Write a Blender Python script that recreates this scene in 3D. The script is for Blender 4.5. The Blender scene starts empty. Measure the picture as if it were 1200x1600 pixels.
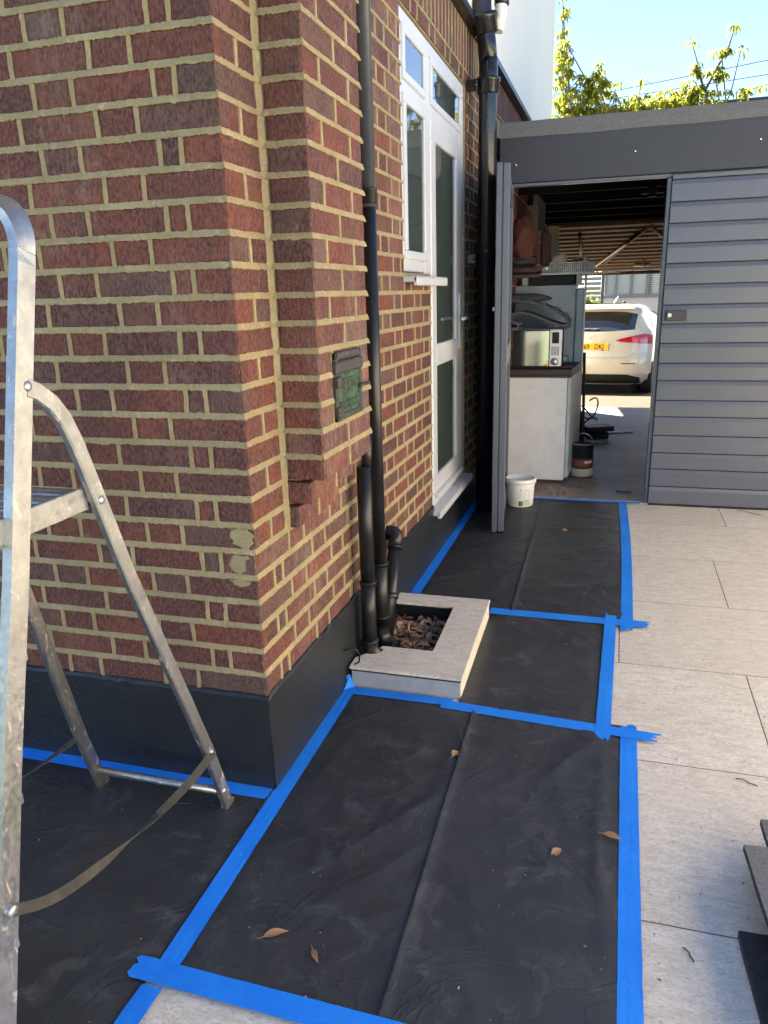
import bpy, math, random
from mathutils import Vector, Matrix, noise
random.seed(7)
rnd = random.uniform
SC = bpy.context.scene
COL = SC.collection
rad = math.radians

# ------------------------------------------------------------------ camera, sky, sun, exposure
cam_d = bpy.data.cameras.new('camera'); cam = bpy.data.objects.new('camera', cam_d); COL.objects.link(cam)
cr, cu, cf = Vector((0.96131, 0.27407, -0.02764)), Vector((-0.05225, 0.27996, 0.95859)), Vector((-0.27046, 0.92006, -0.28345))
M = Matrix((cr, cu, -cf)).transposed().to_4x4(); M.translation = (0.8812, -1.7313, 1.4294)
cam.matrix_world = M
cam_d.sensor_fit = 'VERTICAL'; cam_d.sensor_height = 36; cam_d.lens = 36 * 1150.89 / 1600
cam_d.clip_start = 0.02; cam_d.clip_end = 3000
SC.camera = cam

SUN_EL, SUN_AZ = 56, -54            # azimuth from +Y towards +X
world = bpy.data.worlds.new('World'); SC.world = world; world.use_nodes = True
wn = world.node_tree.nodes; wl = world.node_tree.links
sky = wn.new('ShaderNodeTexSky'); sky.sky_type = 'NISHITA'; sky.sun_disc = False
sky.sun_elevation = rad(SUN_EL); sky.sun_rotation = rad(SUN_AZ)
sky.air_density = 0.6; sky.dust_density = 0.1; sky.ozone_density = 1.4
wl.new(sky.outputs[0], wn['Background'].inputs[0]); wn['Background'].inputs[1].default_value = 0.05
sun_d = bpy.data.lights.new('sun', 'SUN'); sun_d.energy = 5.0; sun_d.angle = rad(0.5); sun_d.color = (1, .89, .72)
sun = bpy.data.objects.new('sun', sun_d); COL.objects.link(sun)
sd = Vector((math.sin(rad(SUN_AZ)) * math.cos(rad(SUN_EL)), math.cos(rad(SUN_AZ)) * math.cos(rad(SUN_EL)), math.sin(rad(SUN_EL))))
sun.rotation_euler = sd.to_track_quat('Z', 'Y').to_euler()
SC.view_settings.view_transform = 'Standard'; SC.view_settings.look = 'None'
SC.view_settings.exposure = 3.2; SC.view_settings.use_white_balance = True; SC.view_settings.white_balance_temperature = 6700; SC.view_settings.white_balance_tint = 10; SC.view_settings.gamma = 1
SC.cycles.use_denoising = True
SC.cycles.max_bounces = 8; SC.cycles.diffuse_bounces = 5

# ------------------------------------------------------------------ materials
def srgb(*c):
    return tuple(((v / 255) / 12.92 if v / 255 <= .04045 else ((v / 255 + .055) / 1.055) ** 2.4) for v in c)
class NT:
    def __init__(s, name):
        s.m = bpy.data.materials.new(name); s.m.use_nodes = True; s.t = s.m.node_tree
        s.b = s.t.nodes['Principled BSDF']; s.out = s.t.nodes['Material Output']
        tc = s.n('ShaderNodeTexCoord'); oi = s.n('ShaderNodeObjectInfo')
        sc = s.n('ShaderNodeVectorMath', operation='SCALE'); s.l(oi.outputs['Random'], sc.inputs['Scale']); sc.inputs[0].default_value = (31, 17, 23)
        ad = s.n('ShaderNodeVectorMath', operation='ADD'); s.l(tc.outputs['Object'], ad.inputs[0]); s.l(sc.outputs[0], ad.inputs[1])
        s.co = ad.outputs[0]; s.oi = oi; s.tc = tc
    def n(s, t, **k):
        o = s.t.nodes.new(t)
        for a, v in k.items(): setattr(o, a, v)
        return o
    def l(s, a, b): s.t.links.new(a, b)
    def val(s, sock, v): 
        if hasattr(v, 'node'): s.l(v, sock)
        else: sock.default_value = v
    def noise(s, scale, detail=4, rough=.6, co=None, dist=0, stretch=None):
        o = s.n('ShaderNodeTexNoise'); o.inputs['Scale'].default_value = scale; o.inputs['Detail'].default_value = detail
        o.inputs['Roughness'].default_value = rough; o.inputs['Distortion'].default_value = dist
        c = co or s.co
        if stretch:
            mp = s.n('ShaderNodeMapping'); mp.inputs['Scale'].default_value = stretch[:3]
            if len(stretch) > 3: mp.inputs['Rotation'].default_value = (0, 0, stretch[3])
            s.l(c, mp.inputs[0]); c = mp.outputs[0]
        s.l(c, o.inputs['Vector']); return o.outputs[0]
    def ramp(s, f, stops):
        o = s.n('ShaderNodeValToRGB'); s.l(f, o.inputs[0]); e = o.color_ramp.elements
        while len(e) < len(stops): e.new(.5)
        for i, (p, c) in enumerate(stops):
            e[i].position = p; e[i].color = (c, c, c, 1) if isinstance(c, (int, float)) else (*c, 1)
        return o.outputs[0]
    def mix(s, f, a, b, mode='MIX'):
        o = s.n('ShaderNodeMix', data_type='RGBA', blend_type=mode)
        s.val(o.inputs[0], f)
        for k, v in ((6, a), (7, b)):
            if hasattr(v, 'node'): s.l(v, o.inputs[k])
            else: o.inputs[k].default_value = (*v[:3], 1)
        return o.outputs[2]
    def math(s, op, a, b=0., c=None):
        o = s.n('ShaderNodeMath', operation=op); s.val(o.inputs[0], a); s.val(o.inputs[1], b)
        if c is not None: s.val(o.inputs[2], c)
        return o.outputs[0]
    def bump(s, h, strength=.3, dist=.002, prev=None):
        o = s.n('ShaderNodeBump'); o.inputs['Strength'].default_value = strength; o.inputs['Distance'].default_value = dist
        s.l(h, o.inputs['Height'])
        if prev: s.l(prev, o.inputs['Normal'])
        s.l(o.outputs[0], s.b.inputs['Normal']); return o.outputs[0]
    def base(s, c):
        if hasattr(c, 'node'): s.l(c, s.b.inputs['Base Color'])
        else: s.b.inputs['Base Color'].default_value = (*c, 1)
    def set(s, **k):
        for a, v in k.items(): s.val(s.b.inputs[a.replace('_', ' ')], v)

def pmat(name, c, rough=.6, metal=0., var=.2, scale=6, bump=.15, bscale=90, bdist=.002, spec=.5, dirt=None, coat=0):
    t = NT(name); f = t.noise(scale, 5, .65)
    lo = tuple(v * (1 - var) for v in c); hi = tuple(min(1, v * (1 + var)) for v in c)
    col = t.mix(t.ramp(f, [(.3, 0.), (.7, 1.)]), lo, hi)
    if dirt:
        d = t.ramp(t.noise(dirt[1], 6, .7), [(dirt[2], 0.), (dirt[2] + .12, 1.)])
        col = t.mix(d, col, dirt[0])
    t.base(col); t.set(Roughness=rough, Metallic=metal)
    t.b.inputs['Specular IOR Level'].default_value = spec
    t.b.inputs['Coat Weight'].default_value = coat
    if bump: t.bump(t.noise(bscale, 4, .6), bump, bdist)
    return t.m

def brick_mat(name, island):
    t = NT(name)
    if island:
        g = t.n('ShaderNodeNewGeometry'); r = g.outputs['Random Per Island']
        sc = t.n('ShaderNodeVectorMath', operation='SCALE'); sc.inputs[0].default_value = (13, 29, 19); t.l(r, sc.inputs['Scale'])
        ad = t.n('ShaderNodeVectorMath', operation='ADD'); t.l(t.tc.outputs['Object'], ad.inputs[0]); t.l(sc.outputs[0], ad.inputs[1]); t.co = ad.outputs[0]
    else: r = t.oi.outputs['Random']
    tone = t.ramp(r, [(0, srgb(76, 52, 54)), (.14, srgb(120, 63, 52)), (.26, srgb(84, 54, 54)), (.38, srgb(122, 68, 56)), (.50, srgb(106, 60, 51)), (.62, srgb(72, 54, 57)), (.74, srgb(126, 66, 50)), (.84, srgb(104, 74, 66)), (.93, srgb(78, 70, 66)), (1, srgb(118, 90, 82))])
    n1 = t.noise(9, 4, .6); n2 = t.noise(150, 4, .72, stretch=(1, 1, .5)); n3 = t.noise(26, 5, .7)
    col = t.mix(t.ramp(n1, [(.35, 0.), (.7, .75)]), tone, srgb(66, 48, 52))
    col = t.mix(t.math('MULTIPLY', t.ramp(n2, [(.42, 0.), (.66, 1.)]), .62), col, srgb(138, 98, 84), 'MIX')
    col = t.mix(t.math('MULTIPLY', t.ramp(n2, [(.28, 1.), (.46, 0.)]), .65), col, srgb(50, 35, 36), 'MIX')
    col = t.mix(t.math('MULTIPLY', t.ramp(n3, [(.62, 0.), (.74, 1.)]), .22), col, srgb(196, 180, 160))   # lime bloom
    sp = t.ramp(t.noise(17, 3, .6), [(.735, 0.), (.76, .8)])
    col = t.mix(sp, col, srgb(150, 70, 52))                                                              # fresh chips
    gp_ = t.n('ShaderNodeNewGeometry').outputs['Position']
    st = t.math('MULTIPLY', t.ramp(t.noise(2.1, 6, .7, co=gp_, stretch=(1, 1, .35)), [(.5, 0.), (.72, 1.)]), t.ramp(t.noise(60, 4, .8, co=gp_, stretch=(1, 1, .3)), [(.42, 0.), (.62, 1.)]))
    col = t.mix(t.math('MULTIPLY', st, .5), col, srgb(176, 160, 148))                                    # salts washed down the wall
    col = t.mix(t.math('MULTIPLY', t.ramp(t.noise(1.7, 4, .6, co=gp_), [(.45, 0.), (.7, 1.)]), .35), col, srgb(62, 46, 48))
    t.base(col); t.set(Roughness=.88); t.b.inputs['Specular IOR Level'].default_value = .25
    h = t.math('ADD', t.math('MULTIPLY', n2, .7), t.math('MULTIPLY', n3, .5))
    t.bump(h, 1.0, .006)
    return t.m

def mortar_mat():
    t = NT('mortar'); n1 = t.noise(7, 5, .65); n2 = t.noise(160, 4, .7)
    col = t.mix(t.ramp(n1, [(.3, 0.), (.7, 1.)]), srgb(146, 132, 97), srgb(172, 157, 120))
    col = t.mix(t.math('MULTIPLY', t.ramp(n2, [(.35, 1.), (.55, 0.)]), .35), col, srgb(118, 104, 78))
    col = t.mix(t.math('MULTIPLY', t.ramp(t.noise(19, 5, .7), [(.62, 0.), (.75, 1.)]), .4), col, srgb(196, 186, 160))
    gp_ = t.n('ShaderNodeNewGeometry').outputs['Position']
    col = t.mix(t.math('MULTIPLY', t.ramp(t.noise(3.4, 6, .75, co=gp_), [(.42, 0.), (.68, 1.)]), .5), col, srgb(128, 118, 98))
    col = t.mix(t.math('MULTIPLY', t.ramp(t.noise(24, 6, .8, co=gp_), [(.56, 0.), (.7, 1.)]), .45), col, srgb(206, 196, 172))
    t.base(col); t.set(Roughness=.95); t.b.inputs['Specular IOR Level'].default_value = .2
    t.bump(n2, .6, .003); return t.m

def tile_mat():
    t = NT('porcelain_paving')
    n1 = t.noise(3.2, 5, .62); n2 = t.noise(15, 8, .75, stretch=(1, 3.2, 1, .55)); n3 = t.noise(85, 5, .75, stretch=(1, 2.6, 1, .75)); n4 = t.noise(300, 2, .6)
    col = t.mix(t.ramp(n1, [(.3, 0.), (.7, 1.)]), srgb(226, 215, 199), srgb(235, 226, 212))
    col = t.mix(t.math('MULTIPLY', t.ramp(n2, [(.38, 1.), (.58, 0.)]), .6), col, srgb(186, 176, 160))
    col = t.mix(t.math('MULTIPLY', t.ramp(n3, [(.34, 1.), (.52, 0.)]), .8), col, srgb(172, 160, 144))
    col = t.mix(t.math('MULTIPLY', t.ramp(n4, [(.62, 0.), (.75, 1.)]), .45), col, srgb(232, 228, 222))
    col = t.mix(t.ramp(t.noise(55, 2, .5), [(.725, 0.), (.75, .75)]), col, srgb(120, 110, 98))
    col = t.mix(t.math('MULTIPLY', t.oi.outputs['Random'], .22), col, srgb(188, 176, 158))
    t.base(col); t.set(Roughness=.62)
    t.bump(t.math('ADD', n3, t.math('MULTIPLY', n2, .6)), .6, .003); return t.m

def membrane_mat():
    t = NT('black_membrane')
    n1 = t.noise(2.3, 6, .7, dist=.6); n2 = t.noise(9, 7, .75, dist=.8); n3 = t.noise(260, 3, .6)
    col = t.mix(t.math('MULTIPLY', t.ramp(n1, [(.45, 0.), (.75, 1.)]), .5), (.030, .030, .032), (.056, .056, .059))
    col = t.mix(t.math('MULTIPLY', t.ramp(n2, [(.54, 0.), (.76, 1.)]), .5), col, (.15, .147, .142))
    t.base(col); t.set(Roughness=t.ramp(n2, [(.3, .42), (.75, .62)])); t.b.inputs['Specular IOR Level'].default_value = .45
    b = t.bump(n3, .12, .001); b = t.bump(t.noise(14, 4, .6), .15, .006, b)
    cr_ = t.ramp(t.noise(3.3, 3, .55, dist=1.6), [(.455, 0.), (.5, 1.), (.53, 0.)]); cr2 = t.ramp(t.noise(7.5, 3, .6, dist=1.0), [(.47, 0.), (.5, 1.), (.53, 0.)])
    t.bump(t.math('ADD', cr_, t.math('MULTIPLY', cr2, .35)), .26, .004, b); return t.m

def tape_mat():
    t = NT('blue_tape')
    n = t.noise(5, 4, .6); c = t.n('ShaderNodeTexNoise'); f = t.noise(420, 2, .6)
    col = t.mix(t.ramp(n, [(.3, 0.), (.7, 1.)]), srgb(18, 122, 226), srgb(30, 138, 238))
    col = t.mix(t.math('MULTIPLY', t.ramp(t.noise(60, 5, .7), [(.55, 0.), (.75, 1.)]), .35), col, srgb(90, 165, 240))
    t.base(col); t.set(Roughness=.6); t.b.inputs['Specular IOR Level'].default_value = .3
    b = t.bump(f, .2, .0008); t.bump(t.noise(45, 3, .5), .25, .002, b); return t.m

def metal_mat():
    t = NT('worn_aluminium')
    n1 = t.noise(14, 6, .7); n2 = t.noise(34, 7, .8, dist=1.2, stretch=(1, 1, .5)); n3 = t.noise(90, 3, .6)
    col = t.mix(t.ramp(n1, [(.3, 0.), (.7, 1.)]), (.30, .30, .30), (.50, .50, .49))
    splash = t.ramp(n2, [(.58, 0.), (.61, .7)])
    col = t.mix(splash, col, srgb(212, 204, 190))
    t.base(col)
    t.set(Metallic=t.math('SUBTRACT', .92, t.math('MULTIPLY', splash, .9)), Roughness=t.ramp(n3, [(.3, .3), (.7, .5)]))
    t.bump(t.math('ADD', n3, t.math('MULTIPLY', splash, .6)), .15, .0015); return t.m

def paint_mat(name, c, rough=.45, wear=None):
    t = NT(name); n1 = t.noise(5, 5, .6); n2 = t.noise(70, 4, .65, stretch=(.18, 1, 1)); n3 = t.noise(24, 5, .8)
    lo = tuple(v * .95 for v in c); hi = tuple(min(1, v * 1.05) for v in c)
    col = t.mix(t.ramp(n1, [(.3, 0.), (.7, 1.)]), lo, hi)
    if wear: col = t.mix(t.ramp(n3, [(.70, 0.), (.735, .8)]), col, wear)
    t.base(col); t.set(Roughness=rough)
    t.bump(n2, .15, .001); return t.m

def glass_mat(name, c=(.02, .03, .028), rough=.02):
    t = NT(name); n = t.noise(3, 3, .5, stretch=(6, 6, .5))
    t.base(t.mix(n, tuple(v * .7 for v in c), tuple(v * 1.6 for v in c))); t.set(Roughness=rough); t.b.inputs['Specular IOR Level'].default_value = .9
    t.b.inputs['Coat Weight'].default_value = .5; t.b.inputs['Coat Roughness'].default_value = .01
    t.bump(t.noise(2.2, 2, .4), .04, .02); return t.m

def leaf_mat(name, a, b, trans=.5):
    t = NT(name); g = t.n('ShaderNodeNewGeometry')
    col = t.ramp(g.outputs['Random Per Island'], [(0, a), (.5, tuple((x + y) / 2 for x, y in zip(a, b))), (1, b)])
    col = t.mix(t.math('MULTIPLY', t.noise(30, 3, .6), .35), col, tuple(v * .6 for v in a))
    t.base(col); t.set(Roughness=.5)
    tr = t.n('ShaderNodeBsdfTranslucent'); t.l(t.mix(.4, col, tuple(min(1, v * 1.6) for v in b)), tr.inputs[0])
    mx = t.n('ShaderNodeMixShader'); mx.inputs[0].default_value = trans
    t.l(t.b.outputs[0], mx.inputs[1]); t.l(tr.outputs[0], mx.inputs[2]); t.l(mx.outputs[0], t.out.inputs[0]); return t.m

def setts_mat():
    t = NT('block_paving'); mp = t.n('ShaderNodeMapping'); mp.inputs['Scale'].default_value = (1, 1, 1); t.l(t.tc.outputs['Object'], mp.inputs[0])
    b = t.n('ShaderNodeTexBrick'); t.l(mp.outputs[0], b.inputs[0]); b.inputs['Scale'].default_value = 2.4
    b.inputs['Color1'].default_value = (*srgb(68, 57, 43), 1); b.inputs['Color2'].default_value = (*srgb(60, 50, 38), 1); b.inputs['Mortar'].default_value = (*srgb(70, 60, 50), 1)
    b.inputs['Mortar Size'].default_value = .02
    col = t.mix(t.math('MULTIPLY', t.noise(4, 6, .7), .4), b.outputs[0], srgb(54, 45, 35))
    t.base(col); t.set(Roughness=.85); t.bump(t.noise(60, 4, .7), .4, .004); return t.m

def distant_brick_mat():
    t = NT('distant_brick'); b = t.n('ShaderNodeTexBrick'); mp = t.n('ShaderNodeMapping'); mp.inputs['Rotation'].default_value = (rad(90), 0, rad(90))
    t.l(t.tc.outputs['Object'], mp.inputs[0]); t.l(mp.outputs[0], b.inputs[0]); b.inputs['Scale'].default_value = 4.44
    b.inputs['Color1'].default_value = (*srgb(140, 82, 66), 1); b.inputs['Color2'].default_value = (*srgb(112, 66, 58), 1); b.inputs['Mortar'].default_value = (*srgb(190, 172, 132), 1)
    b.inputs['Mortar Size'].default_value = .03; b.inputs['Row Height'].default_value = .333; b.inputs['Brick Width'].default_value = 1
    t.base(b.outputs[0]); t.set(Roughness=.9); t.bump(t.noise(60, 4, .7), .4, .004); return t.m

MT = dict(
    grout=pmat('dark_grout', srgb(96, 88, 78), .95, var=.25, scale=30, bump=.5, bscale=200),
    brick=brick_mat('brick', False), brick_far=brick_mat('brick_joined', True), mortar=mortar_mat(), tile=tile_mat(), membrane=membrane_mat(), tape=tape_mat(),
    alu=metal_mat(), dbrick=distant_brick_mat(), setts=setts_mat(),
    plinth=pmat('plinth_paint', (.016, .018, .020), .42, bump=.5, bscale=70, bdist=.005, dirt=((.06, .06, .06), 30, .68)),
    pipe=pmat('black_plastic', (.009, .009, .010), .36, bump=.15, bscale=30, dirt=((.05, .048, .045), 60, .72)),
    iron=pmat('black_gloss_iron', (.012, .012, .013), .16, bump=.35, bscale=22, bdist=.004, dirt=((.10, .09, .08), 26, .7)),
    greypipe=pmat('grey_plastic', (.055, .062, .075), .32, bump=.1, bscale=40, dirt=((.012, .012, .012), 16, .62)),
    render=pmat('white_render', srgb(240, 234, 222), .9, var=.03, scale=2, bump=.2, bscale=150),
    upvc=pmat('white_upvc', srgb(196, 199, 203), .3, var=.05, bump=.04),
    white=pmat('white_plastic', srgb(228, 228, 222), .4, var=.05, bump=.05, dirt=(srgb(190, 185, 172), 14, .68)),
    glass=glass_mat('window_glass', (.045, .062, .058)), carglass=glass_mat('car_glass', (.012, .014, .016)),
    grey=paint_mat('grey_gloss_paint', srgb(86, 91, 102), .3), greyd=paint_mat('dark_grey_paint', srgb(52, 54, 60), .5, wear=srgb(130, 132, 136)),
    felt=pmat('mineral_felt', srgb(104, 105, 108), .95, var=.35, scale=160, bump=.9, bscale=380, bdist=.004),
    feltedge=pmat('felt_edge', srgb(40, 41, 45), .7, var=.3, scale=60, bump=.8, bscale=90, bdist=.005),
    concrete=pmat('concrete_floor', srgb(134, 134, 132), .55, var=.3, scale=2.5, bump=.3, bscale=50, dirt=(srgb(150, 148, 142), 7, .66)),
    kerbface=pmat('honed_slate_tile', srgb(158, 162, 166), .5, var=.14, scale=14, bump=.15, bscale=120),
    liner=pmat('bitumen_liner', (.012, .012, .014), .3, bump=.9, bscale=30, bdist=.01),
    soil=pmat('debris_soil', srgb(92, 80, 66), .95, var=.4, scale=40, bump=.9, bscale=80, bdist=.01),
    dead=leaf_mat('dead_leaf', srgb(122, 84, 52), srgb(196, 152, 108), .12),
    deadwet=leaf_mat('damp_dead_leaf', srgb(138, 104, 78), srgb(200, 164, 128), .08),
    chrome=pmat('chrome', (.7, .7, .7), .12, 1, .05, bump=0), steel=pmat('galvanised_steel', (.5, .5, .5), .4, .9, .2, 12, .2, 60),
    black=pmat('black_matt', (.012, .012, .012), .7, bump=.2), rubber=pmat('tyre_rubber', (.014, .014, .015), .8, bump=.3),
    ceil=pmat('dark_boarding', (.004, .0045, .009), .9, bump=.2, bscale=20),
    brown=pmat('ribbed_brown_door', srgb(120, 98, 76), .6, var=.2, bump=.2, dirt=(srgb(110, 86, 64), 8, .6)),
    wood=paint_mat('dark_brown_trim', srgb(58, 44, 40), .5), bark=pmat('bark', srgb(96, 82, 66), .9, bump=.8, bscale=40, bdist=.01),
    cabinet=pmat('chipped_white_paint', srgb(206, 208, 206), .6, var=.08, scale=9, bump=.25, bscale=120, dirt=(srgb(140, 134, 116), 26, .63)),
    zinc=pmat('zinc_grey_enamel', srgb(158, 170, 172), .45, var=.15, scale=5, bump=.1, dirt=(srgb(110, 108, 100), 24, .69)),
    rug=pmat('shaggy_grey_rug', srgb(92, 92, 100), .98, var=.4, scale=60, bump=1, bscale=140, bdist=.01),
    orange=pmat('orange_cloth', srgb(64, 28, 15), .85, var=.3, bump=.5, bscale=24, bdist=.01),
    maroon=pmat('maroon_cloth', srgb(70, 44, 42), .9, var=.3, bump=.4, bscale=30, bdist=.01),
    beige=pmat('beige_card', srgb(184, 170, 146), .85), basket=pmat('grey_basket_plastic', srgb(214, 218, 212), .5, bump=.05),
    carpaint=pmat('warm_white_car_paint', srgb(206, 200, 182), .22, var=.02, bump=0, coat=1),
    red=pmat('red_lens', (.5, .01, .02), .1, var=.3, scale=20, bump=.3, bscale=60, coat=1), yellow=pmat('yellow_plate', srgb(246, 190, 40), .4, var=.03, bump=0),
    amber=pmat('dim_red_reflector', (.2, .02, .02), .2, bump=0), ink=pmat('black_ink', (.01, .01, .01), .6, bump=0), whiteink=pmat('white_ink', (.8, .8, .8), .6, bump=0),
    green=pmat('green_ink', srgb(58, 120, 50), .6, bump=0), greyink=pmat('grey_ink', srgb(150, 152, 150), .6, bump=0),
    sootdoor=pmat('flaking_green_iron', srgb(58, 92, 62), .5, var=.45, scale=60, bump=1, bscale=70, bdist=.01, dirt=(srgb(30, 33, 32), 38, .46)),
    sootframe=pmat('rusty_iron_frame', srgb(58, 58, 54), .6, var=.4, scale=50, bump=.8, bscale=70, bdist=.006, dirt=(srgb(168, 160, 130), 45, .66)),
    leaf=leaf_mat('tree_leaf', srgb(78, 98, 30), srgb(140, 146, 42), .55), bush=leaf_mat('bush_leaf', srgb(46, 76, 32), srgb(104, 122, 48), .4),
    unseen_lawn=pmat('grass_ground', srgb(70, 80, 50), .95, var=.3, scale=2, bump=.6, bscale=30, bdist=.02), strap=pmat('grubby_webbing', srgb(70, 66, 60), .9, var=.3, scale=30, bump=.5, bscale=200, dirt=(srgb(190, 184, 168), 40, .7)),
    rust=pmat('rusty_tin', srgb(120, 66, 42), .7, var=.3, scale=20), stucco2=pmat('pale_far_render', srgb(176, 180, 188), .9, var=.04, bump=.1), winframe=pmat('grey_window_frame', srgb(104, 112, 120), .5, var=.05, bump=0),
    blind=pmat('pale_blind', srgb(168, 178, 180), .7, var=.05, bump=0), twig=pmat('dry_twig', srgb(96, 76, 58), .9))

# ------------------------------------------------------------------ mesh building
class MB:
    def __init__(s): s.v = []; s.f = []; s.sm = []
    def add(s, vs, fs, smooth=False):
        o = len(s.v); s.v += [tuple(v) for v in vs]; s.f += [tuple(i + o for i in f) for f in fs]; s.sm += [smooth] * len(fs); return s
    def box(s, x0, x1, y0, y1, z0, z1, b=0., shear=0.):
        if b:
            vs = []; r = [(x0, x1), (y0, y1), (z0, z1)]
            for ax in range(3):
                for sgn in (0, 1):
                    for i in (0, 1):
                        for j in (0, 1):
                            p = [0, 0, 0]; a1, a2 = (ax + 1) % 3, (ax + 2) % 3
                            p[ax] = r[ax][sgn]; p[a1] = r[a1][i] + (b if i == 0 else -b); p[a2] = r[a2][j] + (b if j == 0 else -b)
                            vs.append(p)
            idx = lambda ax, sg, i, j: ax * 8 + sg * 4 + i * 2 + j
            fs = []
            for ax in range(3):
                q = [idx(ax, 0, 0, 0), idx(ax, 0, 0, 1), idx(ax, 0, 1, 1), idx(ax, 0, 1, 0)]; fs.append(q)
                fs.append([idx(ax, 1, 0, 0), idx(ax, 1, 1, 0), idx(ax, 1, 1, 1), idx(ax, 1, 0, 1)])
            def pid(ax, sx, sy, sz):
                sg = (sx, sy, sz); return idx(ax, sg[ax], sg[(ax + 1) % 3], sg[(ax + 2) % 3])
            for a, bb in ((0, 1), (1, 2), (0, 2)):
                c = 3 - a - bb
                for i in (0, 1):
                    for j in (0, 1):
                        def P(ax, k):
                            sg = [0, 0, 0]; sg[a] = i; sg[bb] = j; sg[c] = k; return pid(ax, *sg)
                        fs.append([P(a, 0), P(a, 1), P(bb, 1), P(bb, 0)])
            for i in (0, 1):
                for j in (0, 1):
                    for k in (0, 1): fs.append([pid(0, i, j, k), pid(1, i, j, k), pid(2, i, j, k)])
        else:
            vs = [(x, y, z) for x in (x0, x1) for y in (y0, y1) for z in (z0, z1)]
            fs = [(0, 1, 3, 2), (4, 6, 7, 5), (0, 4, 5, 1), (2, 3, 7, 6), (0, 2, 6, 4), (1, 5, 7, 3)]
        if shear: vs = [(x + shear * y, y, z) for x, y, z in vs]
        return s.add(vs, fs)
    def tube(s, path, r, n=12, cap=True, smooth=True, flat=None):
        path = [Vector(p) for p in path]; rs = r if isinstance(r, (list, tuple)) else [r] * len(path)
        rings = []; up = None
        for i, p in enumerate(path):
            d = (path[min(i + 1, len(path) - 1)] - path[max(i - 1, 0)]).normalized()
            if up is None:
                up = Vector((0, 0, 1)) if abs(d.z) < .9 else Vector((1, 0, 0))
            a = (up - d * up.dot(d)).normalized(); b = d.cross(a); up = a
            rings.append([p + (a * math.cos(2 * math.pi * k / n) + b * math.sin(2 * math.pi * k / n)) * rs[i] for k in range(n)])
        vs = [v for rg in rings for v in rg]; fs = []
        for i in range(len(path) - 1):
            for k in range(n): fs.append((i * n + k, i * n + (k + 1) % n, (i + 1) * n + (k + 1) % n, (i + 1) * n + k))
        s.add(vs, fs, smooth)
        if cap:
            o = len(s.v) - len(vs)
            s.f += [tuple(o + k for k in reversed(range(n))), tuple(o + (len(path) - 1) * n + k for k in range(n))]; s.sm += [False, False]
        return s
    def lathe(s, c, prof, n=24, axis='Z', smooth=True):
        vs = []; 
        for (r, h) in prof:
            for k in range(n):
                a = 2 * math.pi * k / n; u, v = r * math.cos(a), r * math.sin(a)
                p = {'Z': (u, v, h), 'X': (h, u, v), 'Y': (u, h, v)}[axis]
                vs.append((c[0] + p[0], c[1] + p[1], c[2] + p[2]))
        fs = [(i * n + k, i * n + (k + 1) % n, (i + 1) * n + (k + 1) % n, (i + 1) * n + k) for i in range(len(prof) - 1) for k in range(n)]
        fs += [tuple(range(n - 1, -1, -1)), tuple((len(prof) - 1) * n + k for k in range(n))]
        return s.add(vs, fs, smooth)
    def rect_sweep(s, path, side, w, d):      # rectangular section; `side` axis is kept, w along it, d across
        side = Vector(side).normalized(); path = [Vector(p) for p in path]; vs = []
        for i, p in enumerate(path):
            t = (path[min(i + 1, len(path) - 1)] - path[max(i - 1, 0)]).normalized(); a = t.cross(side).normalized()
            c = min(w, d) * .18
            for (x, y) in ((-w/2, -d/2 + c), (-w/2 + c, -d/2), (w/2 - c, -d/2), (w/2, -d/2 + c), (w/2, d/2 - c), (w/2 - c, d/2), (-w/2 + c, d/2), (-w/2, d/2 - c)):
                vs.append(p + side * x + a * y)
        n = 8; fs = [(i * n + k, i * n + (k + 1) % n, (i + 1) * n + (k + 1) % n, (i + 1) * n + k) for i in range(len(path) - 1) for k in range(n)]
        fs += [tuple(reversed(range(n))), tuple((len(path) - 1) * n + k for k in range(n))]
        return s.add(vs, fs)
    def prism(s, poly, z0, z1):              # polygon in xy
        n = len(poly); vs = [(x, y, z0) for x, y in poly] + [(x, y, z1) for x, y in poly]
        return s.add(vs, [tuple(reversed(range(n))), tuple(range(n, 2 * n))] + [(i, (i + 1) % n, n + (i + 1) % n, n + i) for i in range(n)])
    def mesh(s, name, mat, off=(0, 0, 0)):
        m = bpy.data.meshes.new(name); ox, oy, oz = off
        m.from_pydata([(x - ox, y - oy, z - oz) for x, y, z in s.v], [], s.f)
        m.polygons.foreach_set('use_smooth', s.sm); m.materials.append(mat); m.update()
        return m
    def build(s, name, mat, parent=None, loc=None):
        w = org(parent) if parent else Vector(loc or (0, 0, 0))
        o = bpy.data.objects.new(name, s.mesh(name, mat, w)); COL.objects.link(o)
        if parent: o.parent = parent; WORLD[o.name] = w
        else: o.location = w; WORLD[o.name] = w
        return o
WORLD = {}
def org(o): return WORLD[o.name]
def fixn(o):
    import bmesh
    b = bmesh.new(); b.from_mesh(o.data); bmesh.ops.recalc_face_normals(b, faces=b.faces); b.to_mesh(o.data); b.free(); return o
def tag(o, label=None, cat=None, group=None, kind=None):
    for k, v in (('label', label), ('category', cat), ('group', group), ('kind', kind)):
        if v: o[k] = v
    return o
def thing(name, loc, label, cat, group=None):
    o = bpy.data.objects.new(name, None); COL.objects.link(o); o.location = loc; WORLD[o.name] = Vector(loc); o.empty_display_size = .1
    return tag(o, label, cat, group)
def part(name, mat, parent): return lambda mb: fixn(mb.build(name, MT[mat], parent))
def link_copy(mesh, name, parent, wloc, rz=0., rot=None, label=None):
    o = bpy.data.objects.new(name, mesh); COL.objects.link(o); o.parent = parent; o.location = Vector(wloc) - org(parent)
    o.rotation_euler = rot or (0, 0, rz); WORLD[o.name] = Vector(wloc); return o
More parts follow.
